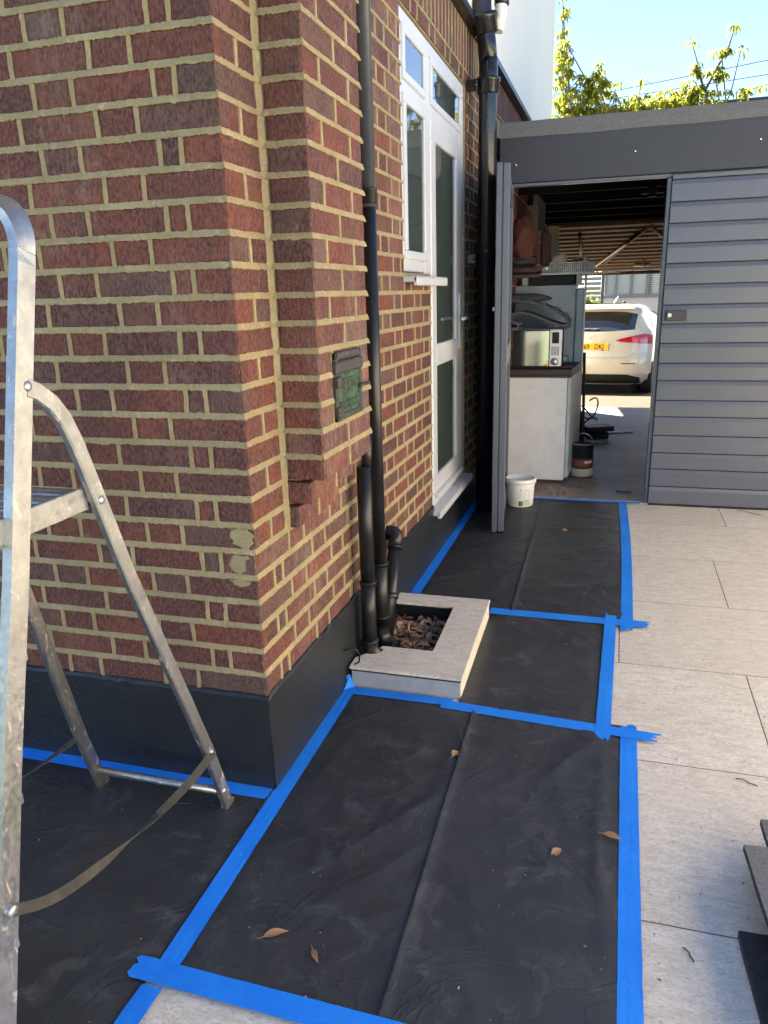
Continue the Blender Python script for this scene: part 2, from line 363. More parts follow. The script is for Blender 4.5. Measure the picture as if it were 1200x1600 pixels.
S = .022                                   # the side wall and paving run 1.3 degrees off square with the front wall
RZ = -math.atan(S)
def sh(x, y, z): return (x + S * y, y, z)

# ================================================================== GROUND
g = MB(); g.add([(-400, -400, -.42), (400, -400, -.42), (400, 900, -.42), (-400, 900, -.42)], [(0, 1, 2, 3)])
tag(g.build('ground', MT['unseen_lawn']), kind='structure')
m = MB(); m.box(-30, 30, -40, -2.45, -.41, -.03); tag(m.build('unseen_lawn', MT['unseen_lawn']), kind='structure')  # assumed lawn behind the camera, added to cut bounce onto the front wall
pav = MB(); pav.box(-4, 3.75, -2.44, 3.425, -.3, -.0006)
pav = tag(pav.build('paving', MT['grout']), kind='structure')
TS, TL = .6454, .97
tmb = []
for q in range(4):
    m = MB(); m.box(-TL / 2 + .0021, TL / 2 - .0021, -TS / 2 + .0021, TS / 2 - .0021, -.02, 0, b=.0004, shear=S); tmb.append(m.mesh('tile', MT['tile']))
joint = {-1: 1.475, 0: 1.0, 1: 1.457, 2: .995, 3: 1.475, 4: .985, 5: 1.62}
for j in range(-3, 6):
    y0 = -.239 + TS * j; jx = joint.get(j, 1.475 if j % 2 else .99)
    for c in range(-4, 6):
        xc = jx + TL * (c + .5); yc = y0 + TS / 2
        if j == 5:                            # cut row against the garage threshold
            m = MB(); m.box(-TL / 2 + .0021, TL / 2 - .0021, -TS / 2 + .0021, -TS / 2 + (3.415 - y0), -.02, 0, b=.0004, shear=S); me = m.mesh('tile', MT['tile'])
        else: me = random.choice(tmb)
        if -2.6 < xc < 3.6: link_copy(me, 'tile', pav, sh(xc, yc, rnd(-.0001, .0002)))

# ================================================================== HOUSE
H0, CH = .31, .075
house = thing('house', (0, 0, 0), 'brick house with black plinth, white rendered upper storey and yellow raised pointing', 'house')
def wall_core(name, mat, boxes):
    m = MB()
    for b in boxes: m.box(*b, shear=S)
    return fixn(m.build(name, MT[mat], house))
DEP = .006
front_wall = wall_core('front_wall', 'mortar', [(-3.2, -DEP, DEP, .3, .0, 2.64)])
side_wall = wall_core('side_wall', 'mortar', [(-.30, -DEP, .3, 1.57, 0, 2.9), (-.30, -DEP, 1.57, 2.06, 0, 1.49), (-.30, -DEP, 1.57, 2.95, 2.56, 2.9), (-.30, -DEP, 2.95, 7.9, 0, 2.9), (-.3, -DEP, 2.06, 2.95, 0, .26)])
PX, PY0, PY1 = .1276, .212, .66
breast = wall_core('chimney_breast', 'mortar', [(-DEP, PX - DEP, PY0 + DEP, PY1 - DEP, H0 + 8 * CH + .02, 2.64),
                                                 (-DEP, .040, PY0 + .028, PY1 - .07, H0 + 7 * CH + .006, H0 + 8 * CH), (-DEP, .004, PY0 + .028, PY1 - .12, H0 + 6 * CH + .006, H0 + 7 * CH)])
wall_core('upper_storey', 'render', [(-6.5, .03, -.03, 7.9, 2.9, 5.2)])
wall_core('house_core', 'render', [(-6.5, -.32, .32, 7.88, 0, 2.9), (-6.5, -3.2, 0, .32, 0, 2.9)])
wall_core('roof_edge', 'feltedge', [(-6.8, .25, -.3, 8.1, 5.2, 5.32)])
m = MB(); m.add([(-6.8, -.3, 5.33), (.25, -.3, 5.33), (-3.2, -.3, 8.2), (-6.8, 8.1, 5.33), (.43, 8.1, 5.33), (-3.2, 8.1, 8.2)], [(0, 1, 2), (3, 5, 4), (0, 2, 5, 3), (1, 4, 5, 2), (0, 3, 4, 1)]); fixn(m.build('roof', MT['feltedge'], house))  # unseen gable roof, added so the house shadow reaches further behind the camera
wall_core('chimney_shaft', 'dbrick', [(.03, PX, PY0, PY1, 2.65, 6.4)])
wall_core('drip_trim', 'pipe', [(0, .055, .7, 7.9, 2.862, 2.899)])

def brick_mesh(L, H, seed, nb=5, depth=.03):
    r = random.Random(seed); m = MB(); hl, hh = L / 2, H / 2
    nx = 5 if L > .15 else 3
    pts = [(-hl + 2 * hl * i / nx, -hh) for i in range(nx)] + [(hl, -hh + 2 * hh * i / 2) for i in range(2)] + [(hl - 2 * hl * i / nx, hh) for i in range(nx)] + [(-hl, hh - 2 * hh * i / 2) for i in range(2)]
    pts = [(x + r.uniform(-.0016, .0016), z + r.uniform(-.0016, .0016)) for x, z in pts]
    n = len(pts); vs = [(x, depth, z) for x, z in pts] + [(x, .0022, z) for x, z in pts]
    vs += [(x * (1 - .007 / hl), r.uniform(-.0012, .0006), z * (1 - .004 / hh)) for x, z in pts]
    fs = [(i, (i + 1) % n, n + (i + 1) % n, n + i) for i in range(n)] + [(n + i, n + (i + 1) % n, 2 * n + (i + 1) % n, 2 * n + i) for i in range(n)] + [tuple(range(2 * n, 3 * n))]
    m.add(vs, fs); return m
BH = .0625
BM = {}
def bmesh_for(L):
    k = round(L * 200) / 200
    if k not in BM: BM[k] = [brick_mesh(k, BH, hash((k, i)) % 9999).mesh('brick', MT['brick']) for i in range(6)]
    return random.choice(BM[k])
# face frames: a brick mesh lies in xz with its face towards -y
def place_brick(parent, face, u, L, zc, joined=None, out=0.):
    # face 'F': front wall, u = distance left of the corner;  ('S', x): faces +X at unsheared x, u = y;  ('P', y): faces -Y, u = x
    if face == 'F': w, rz = (-u, -out, zc), 0
    elif face[0] == 'S': w, rz = sh(face[1] + out, u, zc), math.pi / 2 + RZ
    else: w, rz = sh(u, face[1] - out, zc), 0
    tilt = rnd(-.006, .006)
    if joined is None:
        return link_copy(bmesh_for(L), 'brick', parent, w, rot=(0, tilt, rz))
    b = brick_mesh(L, BH, random.randrange(9999)); R = Matrix.Translation(w) @ Matrix.Rotation(rz, 4, 'Z') @ Matrix.Rotation(tilt, 4, 'Y')
    joined.add([R @ Vector(v) for v in b.v], b.f)
SL, HL, QL = .2135, .101, .047
def flem(kind, u0, u1):
    """brick spans along u from a corner at 0; kind A starts with a stretcher, B header + closer"""
    seq = [SL] if kind == 'A' else [HL, QL]; out = []; u = 0; i = 0
    nxt = ['H', 'S'] if kind == 'A' else ['S', 'H']; q = 0
    while u < u1:
        if i < len(seq): L = seq[i]
        else: L = {'H': HL, 'S': SL}[nxt[q % 2]]; q += 1
        a, b = u, u + L; u = b + .0115; i += 1
        a2, b2 = max(a, u0), min(b, u1)
        if b2 - a2 > .03: out.append(((a2 + b2) / 2 + rnd(-.0015, .0015), b2 - a2))
    return out
# mortar pointing: ragged, weather-struck ribbons over the brick edges
def ribbon(mb, tf, u0, u1, z, h=.0172, prev=None):
    n = max(2, int((u1 - u0) / .006)); vs = []; ph = rnd(0, 99)
    for i in range(n + 1):
        u = u0 + (u1 - u0) * i / n; w = noise.noise((u * 5 + ph, z * 31, 0)) * .0009
        jt, jb = rnd(-.0012, .0009) + noise.noise((u * 160, z * 9, ph)) * .0022 + max(0, noise.noise((u * 26, z * 5, ph + 9)) - .45) * .006, rnd(-.0013, .0011) + noise.noise((u * 150, z * 9, ph + 5)) * .0024 - max(0, noise.noise((u * 33, z * 7, ph + 2)) - .4) * .009
        zt, zb = z + h / 2 + jt + w, z - h / 2 + jb + w
        vs += [tf(u, -.0040, zt + .001), tf(u, -.0006, zt - .0008), tf(u, .0046 + rnd(-.0007, .0007), zb + .0028), tf(u, .0036, zb), tf(u, -.0035, zb + .0002)]
    fs = [(5 * i + k, 5 * i + k + 1, 5 * i + k + 6, 5 * i + k + 5) for i in range(n) for k in range(4)]
    mb.add(vs, fs)
def perp(mb, tf, u, z0, z1, w=.0125):
    n = 5; vs = []; sl = rnd(-.0014, .0014)
    for i in range(n + 1):
        z = z0 + (z1 - z0) * i / n; c = u + sl * (i / n * 2 - 1)
        a, b = c - w / 2 + rnd(-.0013, .0013), c + w / 2 + rnd(-.0013, .0013)
        vs += [tf(a, -.003, z), tf(a + .001, .0014, z), tf(b - .001, .0022, z), tf(b, -.003, z)]
    fs = [(4 * i + k, 4 * i + k + 1, 4 * i + k + 5, 4 * i + k + 4) for i in range(n) for k in range(3)]
    mb.add(vs, fs)
def course(parent, mort, face, spans, k, tf, joined=None, full=None, bed=True):
    z0 = H0 + k * CH
    for (u, L) in spans: place_brick(parent, face, u, L, z0 + CH / 2, joined)
    for (u, L), (u2, L2) in zip(spans, spans[1:]):
        e = (u + L / 2 + u2 - L2 / 2) / 2
        if u2 - L2 / 2 - u - L / 2 < .03: perp(mort, tf, e, z0 + .005, z0 + CH - .005)
    if bed:
        a, b = full or (spans[0][0] - spans[0][1] / 2, spans[-1][0] + spans[-1][1] / 2)
        ribbon(mort, tf, a, b, z0 + CH)
tfF = lambda u, n, z: (-u, -n, z)
tfS = lambda x: (lambda u, n, z: sh(x + n, u, z))
tfP = lambda y: (lambda u, n, z: sh(u, y - n, z))
mF, mS, mB = MB(), MB(), MB(); joined = MB()
TOPK = 30
for k in range(0, 26):
    A = k % 2 == 0
    course(front_wall, mF, 'F', flem('A' if A else 'B', 0, .92), k, tfF, full=(-.003, .95))
    if k >= 6:
        course(side_wall, mS, ('S', 0), [(HL / 2, HL), (HL + .0115 + .047, .094)] if A else [(.1045, .209)], k, tfS(0), full=(-.003, PY0))
for k in range(26, TOPK + 1):               # above the picture: joined
    course(front_wall, mF, 'F', flem('A' if k % 2 == 0 else 'B', 0, .92), k, tfF, joined=joined, full=(-.003, .95))
    course(side_wall, mS, ('S', 0), [(.1045, .209)], k, tfS(0), joined=joined, full=(-.003, PY0))
for k in range(0, 6): course(side_wall, mS, ('S', 0), flem('B' if k % 2 == 0 else 'A', 0, .76), k, tfS(0), full=(-.003, .78))
# chimney breast and its corbels
for k in range(8, TOPK + 1):
    J = joined if k > 25 else None
    if k == 8: sp = [(PY0 + .11, .215), (PY0 + .33, .20)]
    else: sp = [(PY0 + .107, .2135), (PY0 + .332, .2135)] if k % 2 else [(PY0 + .0505, HL), (PY0 + .219, SL), (PY0 + .387, .098)]
    course(breast, mB, ('S', PX), sp, k, tfS(PX), joined=J, full=(PY0 - .003, PY1))
    course(breast, mB, ('P', PY0), [(PX / 2 + .008, PX - .016)], k, tfP(PY0), joined=J, full=(.0, PX + .003))
place_brick(breast, ('S', .078), PY0 + .112, .2135, H0 + 7.5 * CH); place_brick(breast, ('S', .078), PY0 + .308, .16, H0 + 7.5 * CH); perp(mB, tfS(.078), PY0 + .2235, H0 + 7 * CH + .004, H0 + 8 * CH); place_brick(breast, ('P', PY0 + .004), .045, .074, H0 + 7.5 * CH)
place_brick(breast, ('S', .040), PY0 + .08, .15, H0 + 6.5 * CH); place_brick(breast, ('S', .040), PY0 + .254, .175, H0 + 6.5 * CH); perp(mB, tfS(.040), PY0 + .161, H0 + 6 * CH + .004, H0 + 7 * CH); place_brick(breast, ('P', PY0 + .004), .022, .036, H0 + 6.5 * CH)
# rear part of the side wall
for k in range(0, TOPK + 1):
    kind = 'B' if k % 2 == 0 else 'A'; z = H0 + (k + .5) * CH
    lim = 2.06 if z < 1.5 else 1.57
    if k == TOPK: lim = 3.43
    u0 = .772 if k < 6 else PY1 + .01
    course(side_wall, mS, ('S', 0), flem(kind, u0, lim), k, tfS(0), joined=joined, full=(u0 - .012, lim + .002))
    if k < TOPK: course(side_wall, mS, ('S', 0), flem(kind, 2.957, 3.42), k, tfS(0), joined=joined, full=(2.952, 3.43))
y = .70
while y < 7.85:                              # soldier course
    z = H0 + 31 * CH + .008
    b = brick_mesh(SL, .064, random.randrange(9999)); R = Matrix.Translation(sh(0, y, z + SL / 2)) @ Matrix.Rotation(math.pi / 2 + RZ, 4, 'Z') @ Matrix.Rotation(math.pi / 2, 4, 'Y')
    joined.add([R @ Vector(v) for v in b.v], b.f); y += .0765
    if y < 3.6: perp(mS, tfS(0), y - .038, z, z + SL, .012)
ribbon(mS, tfS(0), 3.43, 7.8, H0 + 31 * CH)
tag(fixn(joined.build('brick_field', MT['brick_far'], house)), kind='stuff')
fixn(mF.build('pointing', MT['mortar'], front_wall)); fixn(mS.build('pointing', MT['mortar'], side_wall)); fixn(mB.build('pointing', MT['mortar'], breast))
# mortar fillet in the inner corner
fl = MB(); vs = []; nz = 150
for i in range(nz + 1):
    z = H0 + 6 * CH + (2.62 - H0 - 6 * CH) * i / nz
    a = .015 + rnd(-.002, .002); b = .013 + rnd(-.002, .002)
    vs += [sh(-.001, PY0 - a, z), sh(.004, PY0 - .006, z), sh(b, PY0 + .001, z)]
fl.add(vs, [(3 * i + k, 3 * i + k + 1, 3 * i + k + 4, 3 * i + k + 3) for i in range(nz) for k in range(2)]); fixn(fl.build('corner_fillet', MT['mortar'], breast))
# patches of smeared repair mortar on the front corner
def smear(u0, z0, w, h, n=9):
    m = MB(); pts = [(math.cos(2 * math.pi * i / 18) * (1 + rnd(-.25, .25)), math.sin(2 * math.pi * i / 18) * (1 + rnd(-.25, .25))) for i in range(18)]
    vs = [(-(u0 + w * x), -.0009, z0 + h * q) for x, q in pts] + [(-(u0 + w * x * .85), -.0022, z0 + h * q * .85) for x, q in pts]
    m.add(vs, [(i, (i + 1) % 18, 18 + (i + 1) % 18, 18 + i) for i in range(18)] + [tuple(range(18, 36))]); fixn(m.build('mortar_smear', MT['mortar'], front_wall))
smear(.035, H0 + 6.5 * CH, .034, .03); smear(.045, H0 + 5.5 * CH, .042, .028); smear(.05, H0 + 4.75 * CH, .03, .012)
# plinth
pl = MB()
def plinth_strip(m, pa, pb, z0, ztop, th, nrm):
    n = 60; vs = []
    for i in range(n + 1):
        t = i / n; x, y = pa[0] + (pb[0] - pa[0]) * t, pa[1] + (pb[1] - pa[1]) * t; e = rnd(-.003, .003) + noise.noise((x * 20, y * 20, 3)) * .005
        bow = noise.noise((x * 5, y * 5, 1)) * .002
        for (o, z) in ((-.004, ztop + .004 + e), (th - .006, ztop + e), (th + bow, ztop - .008 + e), (th + .001 + bow, (z0 + ztop) / 2), (th + .003, z0)):
            vs.append((x + nrm[0] * o, y + nrm[1] * o, z))
    m.add(vs, [(5 * i + k, 5 * i + k + 1, 5 * i + k + 6, 5 * i + k + 5) for i in range(n) for k in range(4)])
plinth_strip(pl, (.009, 0), (-1.6, 0), -.01, H0 + .004, .009, (0, -1))
plinth_strip(pl, sh(0, -.009, 0)[:2], sh(0, 2.06, 0)[:2], -.01, H0 + .004, .009, (1, 0))
plinth_strip(pl, sh(0, 2.06, 0)[:2], sh(0, 3.43, 0)[:2], -.01, .255, .009, (1, 0))
fixn(pl.build('plinth', MT['plinth'], house))

# soot door in the chimney breast
sdr = MB(); yA, yB, zA, zB = .315, .545, 1.068, 1.27
for b in ((yA, yB, zB - .022, zB), (yA, yB, zA, zA + .02), (yA, yA + .022, zA, zB), (yB - .016, yB, zA, zB)): sdr.box(PX - .01, PX + .012, b[0], b[1], b[2], b[3], b=.003, shear=S)
sdr.box(PX, PX + .017, yA - .004, yB + .004, zB - .062, zB - .026, b=.004, shear=S)
soot = fixn(sdr.build('soot_door', MT['sootframe'], house)); tag(soot, 'small cast-iron soot door with flaking green paint')
d = MB(); d.box(PX - .002, PX + .008, yA + .02, yB - .014, zA + .018, zB - .058, b=.002, shear=S)
for zz in (zA + .03, zA + .05, zA + .115): d.box(PX + .004, PX + .0125, yA + .03, yB - .022, zz, zz + .006, b=.002, shear=S)
fixn(d.build('door_leaf', MT['sootdoor'], soot))
for zz in (zA + .012, zA + .10): hg = MB(); hg.box(PX + .002, PX + .022, yA - .002, yA + .026, zz, zz + .034, b=.005, shear=S); fixn(hg.build('hinge', MT['sootframe'], soot))
la = MB(); la.tube([sh(PX + .008, yB - .03, zA + .085), sh(PX + .02, yB - .028, zA + .087), sh(PX + .026, yB - .005, zA + .09), sh(PX + .026, yB + .024, zA + .088)], .006, 8); fixn(la.build('latch', MT['sootdoor'], soot))

# window and door unit (white uPVC)
win = house
def upvc(name, boxes, mat='upvc', parent=house, b=.004, xf=-.02, dep=.07):
    m = MB()
    for bb in boxes: m.box(*bb, b=b, shear=S)
    return fixn(m.build(name, MT[mat], parent))
XF, XB = -.012, -.085
wn_ = upvc('window', [(XB, XF, 1.572, 2.93, 2.49, 2.555), (XB, XF, 1.572, 1.63, 1.525, 2.49), (XB, XF, 2.0, 2.13, 1.50, 2.49), (XB, XF, 1.63, 2.0, 1.525, 1.585), (XB, XF, 1.63, 2.0, 2.235, 2.30)])
def sash(name, y0, y1, z0, z1, w, parent, xf, gl=True, bars=()):
    bs = [(xf - .05, xf, y0, y1, z1 - w, z1), (xf - .05, xf, y0, y1, z0, z0 + w), (xf - .05, xf, y0, y0 + w, z0 + w, z1 - w), (xf - .05, xf, y1 - w, y1, z0 + w, z1 - w)] + list(bars)
    s_ = upvc(name, bs, parent=parent)
    bd = upvc('glazing_bead', [(xf - .03, xf - .01, y0 + w - .001, y1 - w + .001, z0 + w - .001, z0 + w + .012), (xf - .03, xf - .01, y0 + w - .001, y1 - w + .001, z1 - w - .012, z1 - w + .001), (xf - .03, xf - .01, y1 - w - .012, y1 - w + .001, z0 + w, z1 - w), (xf - .03, xf - .01, y0 + w - .001, y0 + w + .012, z0 + w, z1 - w)], 'pipe', parent, b=.001) if False else None
    return s_
def pane(y0, y1, z0, z1, x, parent): upvc('pane', [(x - .006, x, y0, y1, z0, z1)], 'glass', parent, b=.001)
sash('sash', 1.622, 2.008, 2.292, 2.498, .034, wn_, XF + .012); pane(1.655, 1.975, 2.325, 2.466, XF + .004, wn_)
sash('sash', 1.622, 2.008, 1.577, 2.243, .038, wn_, XF + .012); pane(1.658, 1.972, 1.612, 2.208, XF + .004, wn_)
upvc('window_sill', [(-.03, .062, 1.555, 2.155, 1.478, 1.503)], parent=wn_); upvc('sill_nosing', [(.045, .066, 1.555, 2.155, 1.462, 1.500)], parent=wn_)
dr = upvc('door', [(XB, XF, 2.83, 2.93, .30, 2.49), (XB, XF, 2.13, 2.83, 2.235, 2.30), (XB, XF, 2.062, 2.13, .30, 1.50), (XB, XF, 2.13, 2.83, .285, .345)])
sash('fanlight', 2.122, 2.84, 2.292, 2.498, .034, dr, XF + .010); pane(2.155, 2.807, 2.325, 2.465, XF + .002, dr)
sash('door_leaf', 2.125, 2.825, .35, 2.245, .10, dr, XF + .004, bars=[(XF - .046, XF + .004, 2.225, 2.725, 1.05, 1.165)]); pane(2.222, 2.728, 1.162, 2.148, XF - .006, dr); pane(2.222, 2.728, .447, 1.053, XF - .006, dr)
h = MB(); h.box(XF + .004, XF + .016, 2.775, 2.81, 1.10, 1.42, b=.004, shear=S); h.tube([sh(XF + .01, 2.79, 1.28), sh(XF + .05, 2.79, 1.28), sh(XF + .058, 2.77, 1.28), sh(XF + .055, 2.66, 1.278)], .009, 8)
fixn(h.build('door_handle', MT['upvc'], dr))
upvc('door_sill', [(-.08, .045, 2.04, 2.97, .258, .284), (.03, .052, 2.04, 2.97, .244, .283)], parent=dr)
upvc('weatherbar', [(XF, XF + .03, 2.16, 2.82, .33, .36)], parent=dr)

# ================================================================== PIPES
def pipe(name, label, path, r, mat, collars, clips=(), n=16, group=None, extra=None):
    base = path[-1]; t = thing(name, (path[-1][0], path[-1][1], 0), label, 'pipe', group)
    m = MB(); m.tube(path, r, n); fixn(m.build('pipe_run', MT[mat], t))
    for (c, rr, hh, mt_) in collars:
        m = MB(); m.lathe(c, [(r, -hh / 2), (rr, -hh / 2 + .003), (rr, hh / 2 - .006), (rr + .003, hh / 2 - .004), (rr + .003, hh / 2), (r, hh / 2 + .002)], n); fixn(m.build('collar', MT[mt_], t))
    for c in clips:
        m = MB(); m.lathe(c, [(r + .001, -.014), (r + .005, -.013), (r + .005, .013), (r + .001, .014)], n); m.box(c[0] - r - .04, c[0] - r + .004, c[1] - .03, c[1] + .03, c[2] - .012, c[2] + .012, b=.003); fixn(m.build('wall_clip', MT[mat], t))
    return t
def elbow(c, d_in, d_out, r, n=7):           # quarter-ish bend path
    c = Vector(c); a = Vector(d_in).normalized() * r; b = Vector(d_out).normalized() * r
    return [tuple(c - a * (1 - t) ** 2 + b * t ** 2) for t in [i / n for i in range(n + 1)]]
p1 = sh(.062, .905, 0)
dp = pipe('downpipe', 'tall downpipe, grey above its collar and black below, between chimney breast and window', [(p1[0], p1[1], 5.5), (p1[0], p1[1], 1.72)], .0265, 'greypipe', [((p1[0], p1[1], 1.755), .031, .05, 'pipe'), ((p1[0], p1[1], .40), .034, .016, 'pipe'), ((p1[0], p1[1], .155), .036, .05, 'pipe')], [(p1[0], p1[1], 2.9)])
lo = MB(); lo.tube([(p1[0], p1[1], 1.74), (p1[0], p1[1], .40)], .0262, 16); lo.tube([(p1[0], p1[1], .40), (p1[0], p1[1], .12)], .031, 16); fixn(lo.build('lower_length', MT['pipe'], dp))
so = MB(); so.tube([(p1[0], p1[1], .14)] + elbow((p1[0], p1[1], .065), (0, 0, -1), (.9, -.35, -.25), .05) + [(p1[0] + .062, p1[1] - .024, .048)], [.034] * 9 + [.037], 16, cap=False); so.tube([(p1[0] + .03, p1[1] - .012, .055), (p1[0] + .0615, p1[1] - .024, .0482)], .031, 16); fixn(so.build('shoe', MT['pipe'], dp))
p2 = sh(.058, .765, 0)
ov = pipe('overflow_pipe', 'short black pipe starting under the corbel and ending in the gully', [(p2[0], p2[1], .83), (p2[0], p2[1], .36)], .0275, 'pipe', [((p2[0], p2[1], .37), .031, .022, 'pipe'), ((p2[0], p2[1], .125), .032, .02, 'pipe')])
m = MB(); m.tube([(p2[0] + .012, p2[1] + .02, .95), (p2[0] + .006, p2[1] + .01, .80)], .019, 14); fixn(m.build('spigot', MT['pipe'], ov))
m = MB(); m.tube([(p2[0], p2[1], .37), (p2[0], p2[1], .13)], .0285, 16); fixn(m.build('lower_length', MT['pipe'], ov))
m = MB(); m.tube([(p2[0], p2[1], .14)] + elbow((p2[0], p2[1], .075), (0, 0, -1), (.82, .3, -.3), .05) + [(p2[0] + .085, p2[1] + .03, .045)], [.029] * 9 + [.0225], 16); fixn(m.build('shoe', MT['pipe'], ov))
we, wb = Vector(sh(.044, 1.20, .418)), Vector(sh(.066, .955, .055))
wp = thing('waste_pipe', (wb.x, wb.y, 0), 'slanting black waste pipe with an elbow leaving the wall above the gully', 'pipe')
dn = (wb - we).normalized(); m = MB(); m.tube([we, wb], .0285, 18); fixn(m.build('pipe_run', MT['pipe'], wp))
m = MB(); m.tube([Vector(sh(-.02, 1.20, .432))] + [Vector(q) for q in elbow(we + Vector((0, .005, .014)), (1, 0, 0), dn, .022)] + [we + dn * .05], .032, 18); m.tube([we + dn * .044, we + dn * .054], .034, 18); fixn(m.build('elbow', MT['pipe'], wp))
cc = we + (wb - we) * .60; m = MB(); m.tube([cc - dn * .012, cc - dn * .008, cc + dn * .008, cc + dn * .012], [.030, .0345, .0345, .030], 18); fixn(m.build('collar', MT['pipe'], wp))
# big soil stack
p4 = sh(.115, 3.03, 0)
ss = thing('soil_stack', (p4[0], p4[1], 0), 'thick glossy black soil stack with collars beside the glazed door', 'pipe')
m = MB(); m.tube([(p4[0], p4[1], 0), (p4[0], p4[1], 2.62), (p4[0], p4[1], 2.7)], .054, 24); fixn(m.build('pipe_run', MT['iron'], ss))
m = MB(); m.tube([(p4[0], p4[1], 2.66), (p4[0] - .01, p4[1], 2.78), (p4[0] - .035, p4[1] - .03, 2.95), (p4[0] - .045, p4[1] - .04, 3.2), (p4[0] - .045, p4[1] - .04, 5.9)], .053, 24); fixn(m.build('upper_length', MT['iron'], ss))
for z, hh in ((2.56, .085), (1.62, .10)):
    m = MB(); m.lathe((p4[0], p4[1], z), [(.054, -hh / 2), (.062, -hh / 2 + .006), (.064, hh / 2 - .02), (.070, hh / 2 - .016), (.070, hh / 2), (.056, hh / 2 + .004)], 24); fixn(m.build('collar', MT['iron'], ss))
    m = MB(); m.box(p4[0] - .115, p4[0] - .05, p4[1] - .075, p4[1] - .04, z - .03, z + .03, b=.006); m.lathe((p4[0] - .06, p4[1] - .08, z), [(.001, -.01), (.012, -.008), (.012, .008), (.001, .012)], 12); fixn(m.build('bracket', MT['iron'], ss))
m = MB(); cz = Vector((p4[0] - .022, p4[1] - .015, 2.87)); dz = Vector((-.14, -.16, 1)).normalized()
m.tube([cz - dz * .05, cz - dz * .045, cz + dz * .02, cz + dz * .025, cz + dz * .05, cz + dz * .052], [.058, .070, .074, .082, .082, .055], 24); fixn(m.build('branch_collar', MT['iron'], ss))
m = MB(); m.tube([(p4[0] + .045, p4[1] + .02, 2.84), (p4[0] + .062, p4[1] + .03, 2.92), (p4[0] + .066, p4[1] + .035, 5.2)], .034, 16); fixn(m.build('branch_pipe', MT['white'], ss))
m = MB(); m.lathe((p4[0] + .066, p4[1] + .034, 2.99), [(.034, -.02), (.042, -.018), (.042, .018), (.034, .02)], 16); fixn(m.build('branch_ring', MT['pipe'], ss))

# ================================================================== GULLY SURROUND
gy = thing('gully_surround', sh(.24, 1.0, 0), 'raised tile-clad gully box with three pale coping tiles around a leafy pit', 'drain')
GT = .088
def gpart(name, mat, b, bev=.002): m = MB(); m.box(*b, b=bev); return fixn(m.build(name, MT[mat], gy))
x0, x1, gy0, gy1, px1, py0, py1 = .035, .462, .628, 1.362, .314, .815, 1.252
m = MB(); m.prism([(x0, gy0), (x1, gy0), (x1, py0), (.112, py0), (.104, .79), (x0 + .012, .712), (x0, .70)], GT - .012, GT); fixn(m.build('coping_tile', MT['tile'], gy)); gpart('coping_tile', 'tile', (px1, x1, py0 + .002, py1 - .002, GT - .012, GT)); gpart('coping_tile', 'tile', (x0 - .02, x1, py1, gy1, GT - .012, GT))
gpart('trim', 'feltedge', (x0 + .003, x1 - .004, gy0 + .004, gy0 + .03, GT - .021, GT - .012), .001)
gpart('front_face', 'kerbface', (x0 + .004, x1 - .006, gy0 + .007, gy0 + .018, .0, GT - .021)); gpart('side_face', 'tile', (x1 - .016, x1 - .004, gy0 + .019, gy1 - .006, 0, GT - .0125)); gpart('back_face', 'tile', (x0, x1 - .017, gy1 - .018, gy1 - .007, 0, GT - .0125))
m = MB()
m.box(.112, px1 + .004, py0 - .02, py0 + .004, .001, GT - .013); m.box(px1 - .004, px1 + .02, py0 + .005, py1 - .005, .001, GT - .013); m.box(x0 - .01, px1 + .004, py1 - .004, py1 + .02, .001, GT - .013); m.box(.0, px1, py0, py1, .001, .006)
fixn(m.build('pit_liner', MT['liner'], gy))
def leaf_geo(mb, p, L, W, yaw, pitch, roll, curl=.3, n=4):
    R = Matrix.Translation(p) @ Matrix.Rotation(yaw, 4, 'Z') @ Matrix.Rotation(pitch, 4, 'Y') @ Matrix.Rotation(roll, 4, 'X'); vs = []
    for i in range(n + 1):
        t = i / n; w = W * math.sin(math.pi * min(1, t * .98 + .01) ** .85) ** 1.25 * .5; z = -curl * L * (t - .5) ** 2 + .25 * curl * L
        vs += [R @ Vector((t * L, -w, z + abs(w) * .5)), R @ Vector((t * L, 0, z)), R @ Vector((t * L, w, z + abs(w) * .5))]
    mb.add(vs, [(3 * i + k, 3 * i + k + 1, 3 * i + k + 4, 3 * i + k + 3) for i in range(n) for k in range(2)], True)
m = MB()
for i in range(330):
    x, yy = rnd(.09, px1 - .012), rnd(py0 + .012, py1 - .012); hgt = .008 + .016 * (1 - (yy - py0) / (py1 - py0)) + rnd(0, .016)
    leaf_geo(m, (x - .02, yy, hgt), rnd(.03, .075), rnd(.012, .028), rnd(0, 6.28), rnd(-.5, .5), rnd(-1.2, 1.2), rnd(-.9, 1.2))
tag(m.build('leaf_litter', MT['deadwet']), 'heap of brown dead leaves lying in the gully pit', 'leaves', kind='stuff')
m = MB(); cc0 = Vector(sh(.008, .60, .165))
m.tube([cc0, cc0 + Vector((.03, .0, .012)), cc0 + Vector((.05, .012, .002)), cc0 + Vector((.058, .022, -.025)), cc0 + Vector((.052, .026, -.055)), cc0 + Vector((.035, .022, -.065))], .0032, 8)
tag(fixn(m.build('earth_cable', MT['pipe'], loc=cc0)), 'short looped black cable stub on the plinth beside the gully', 'cable')

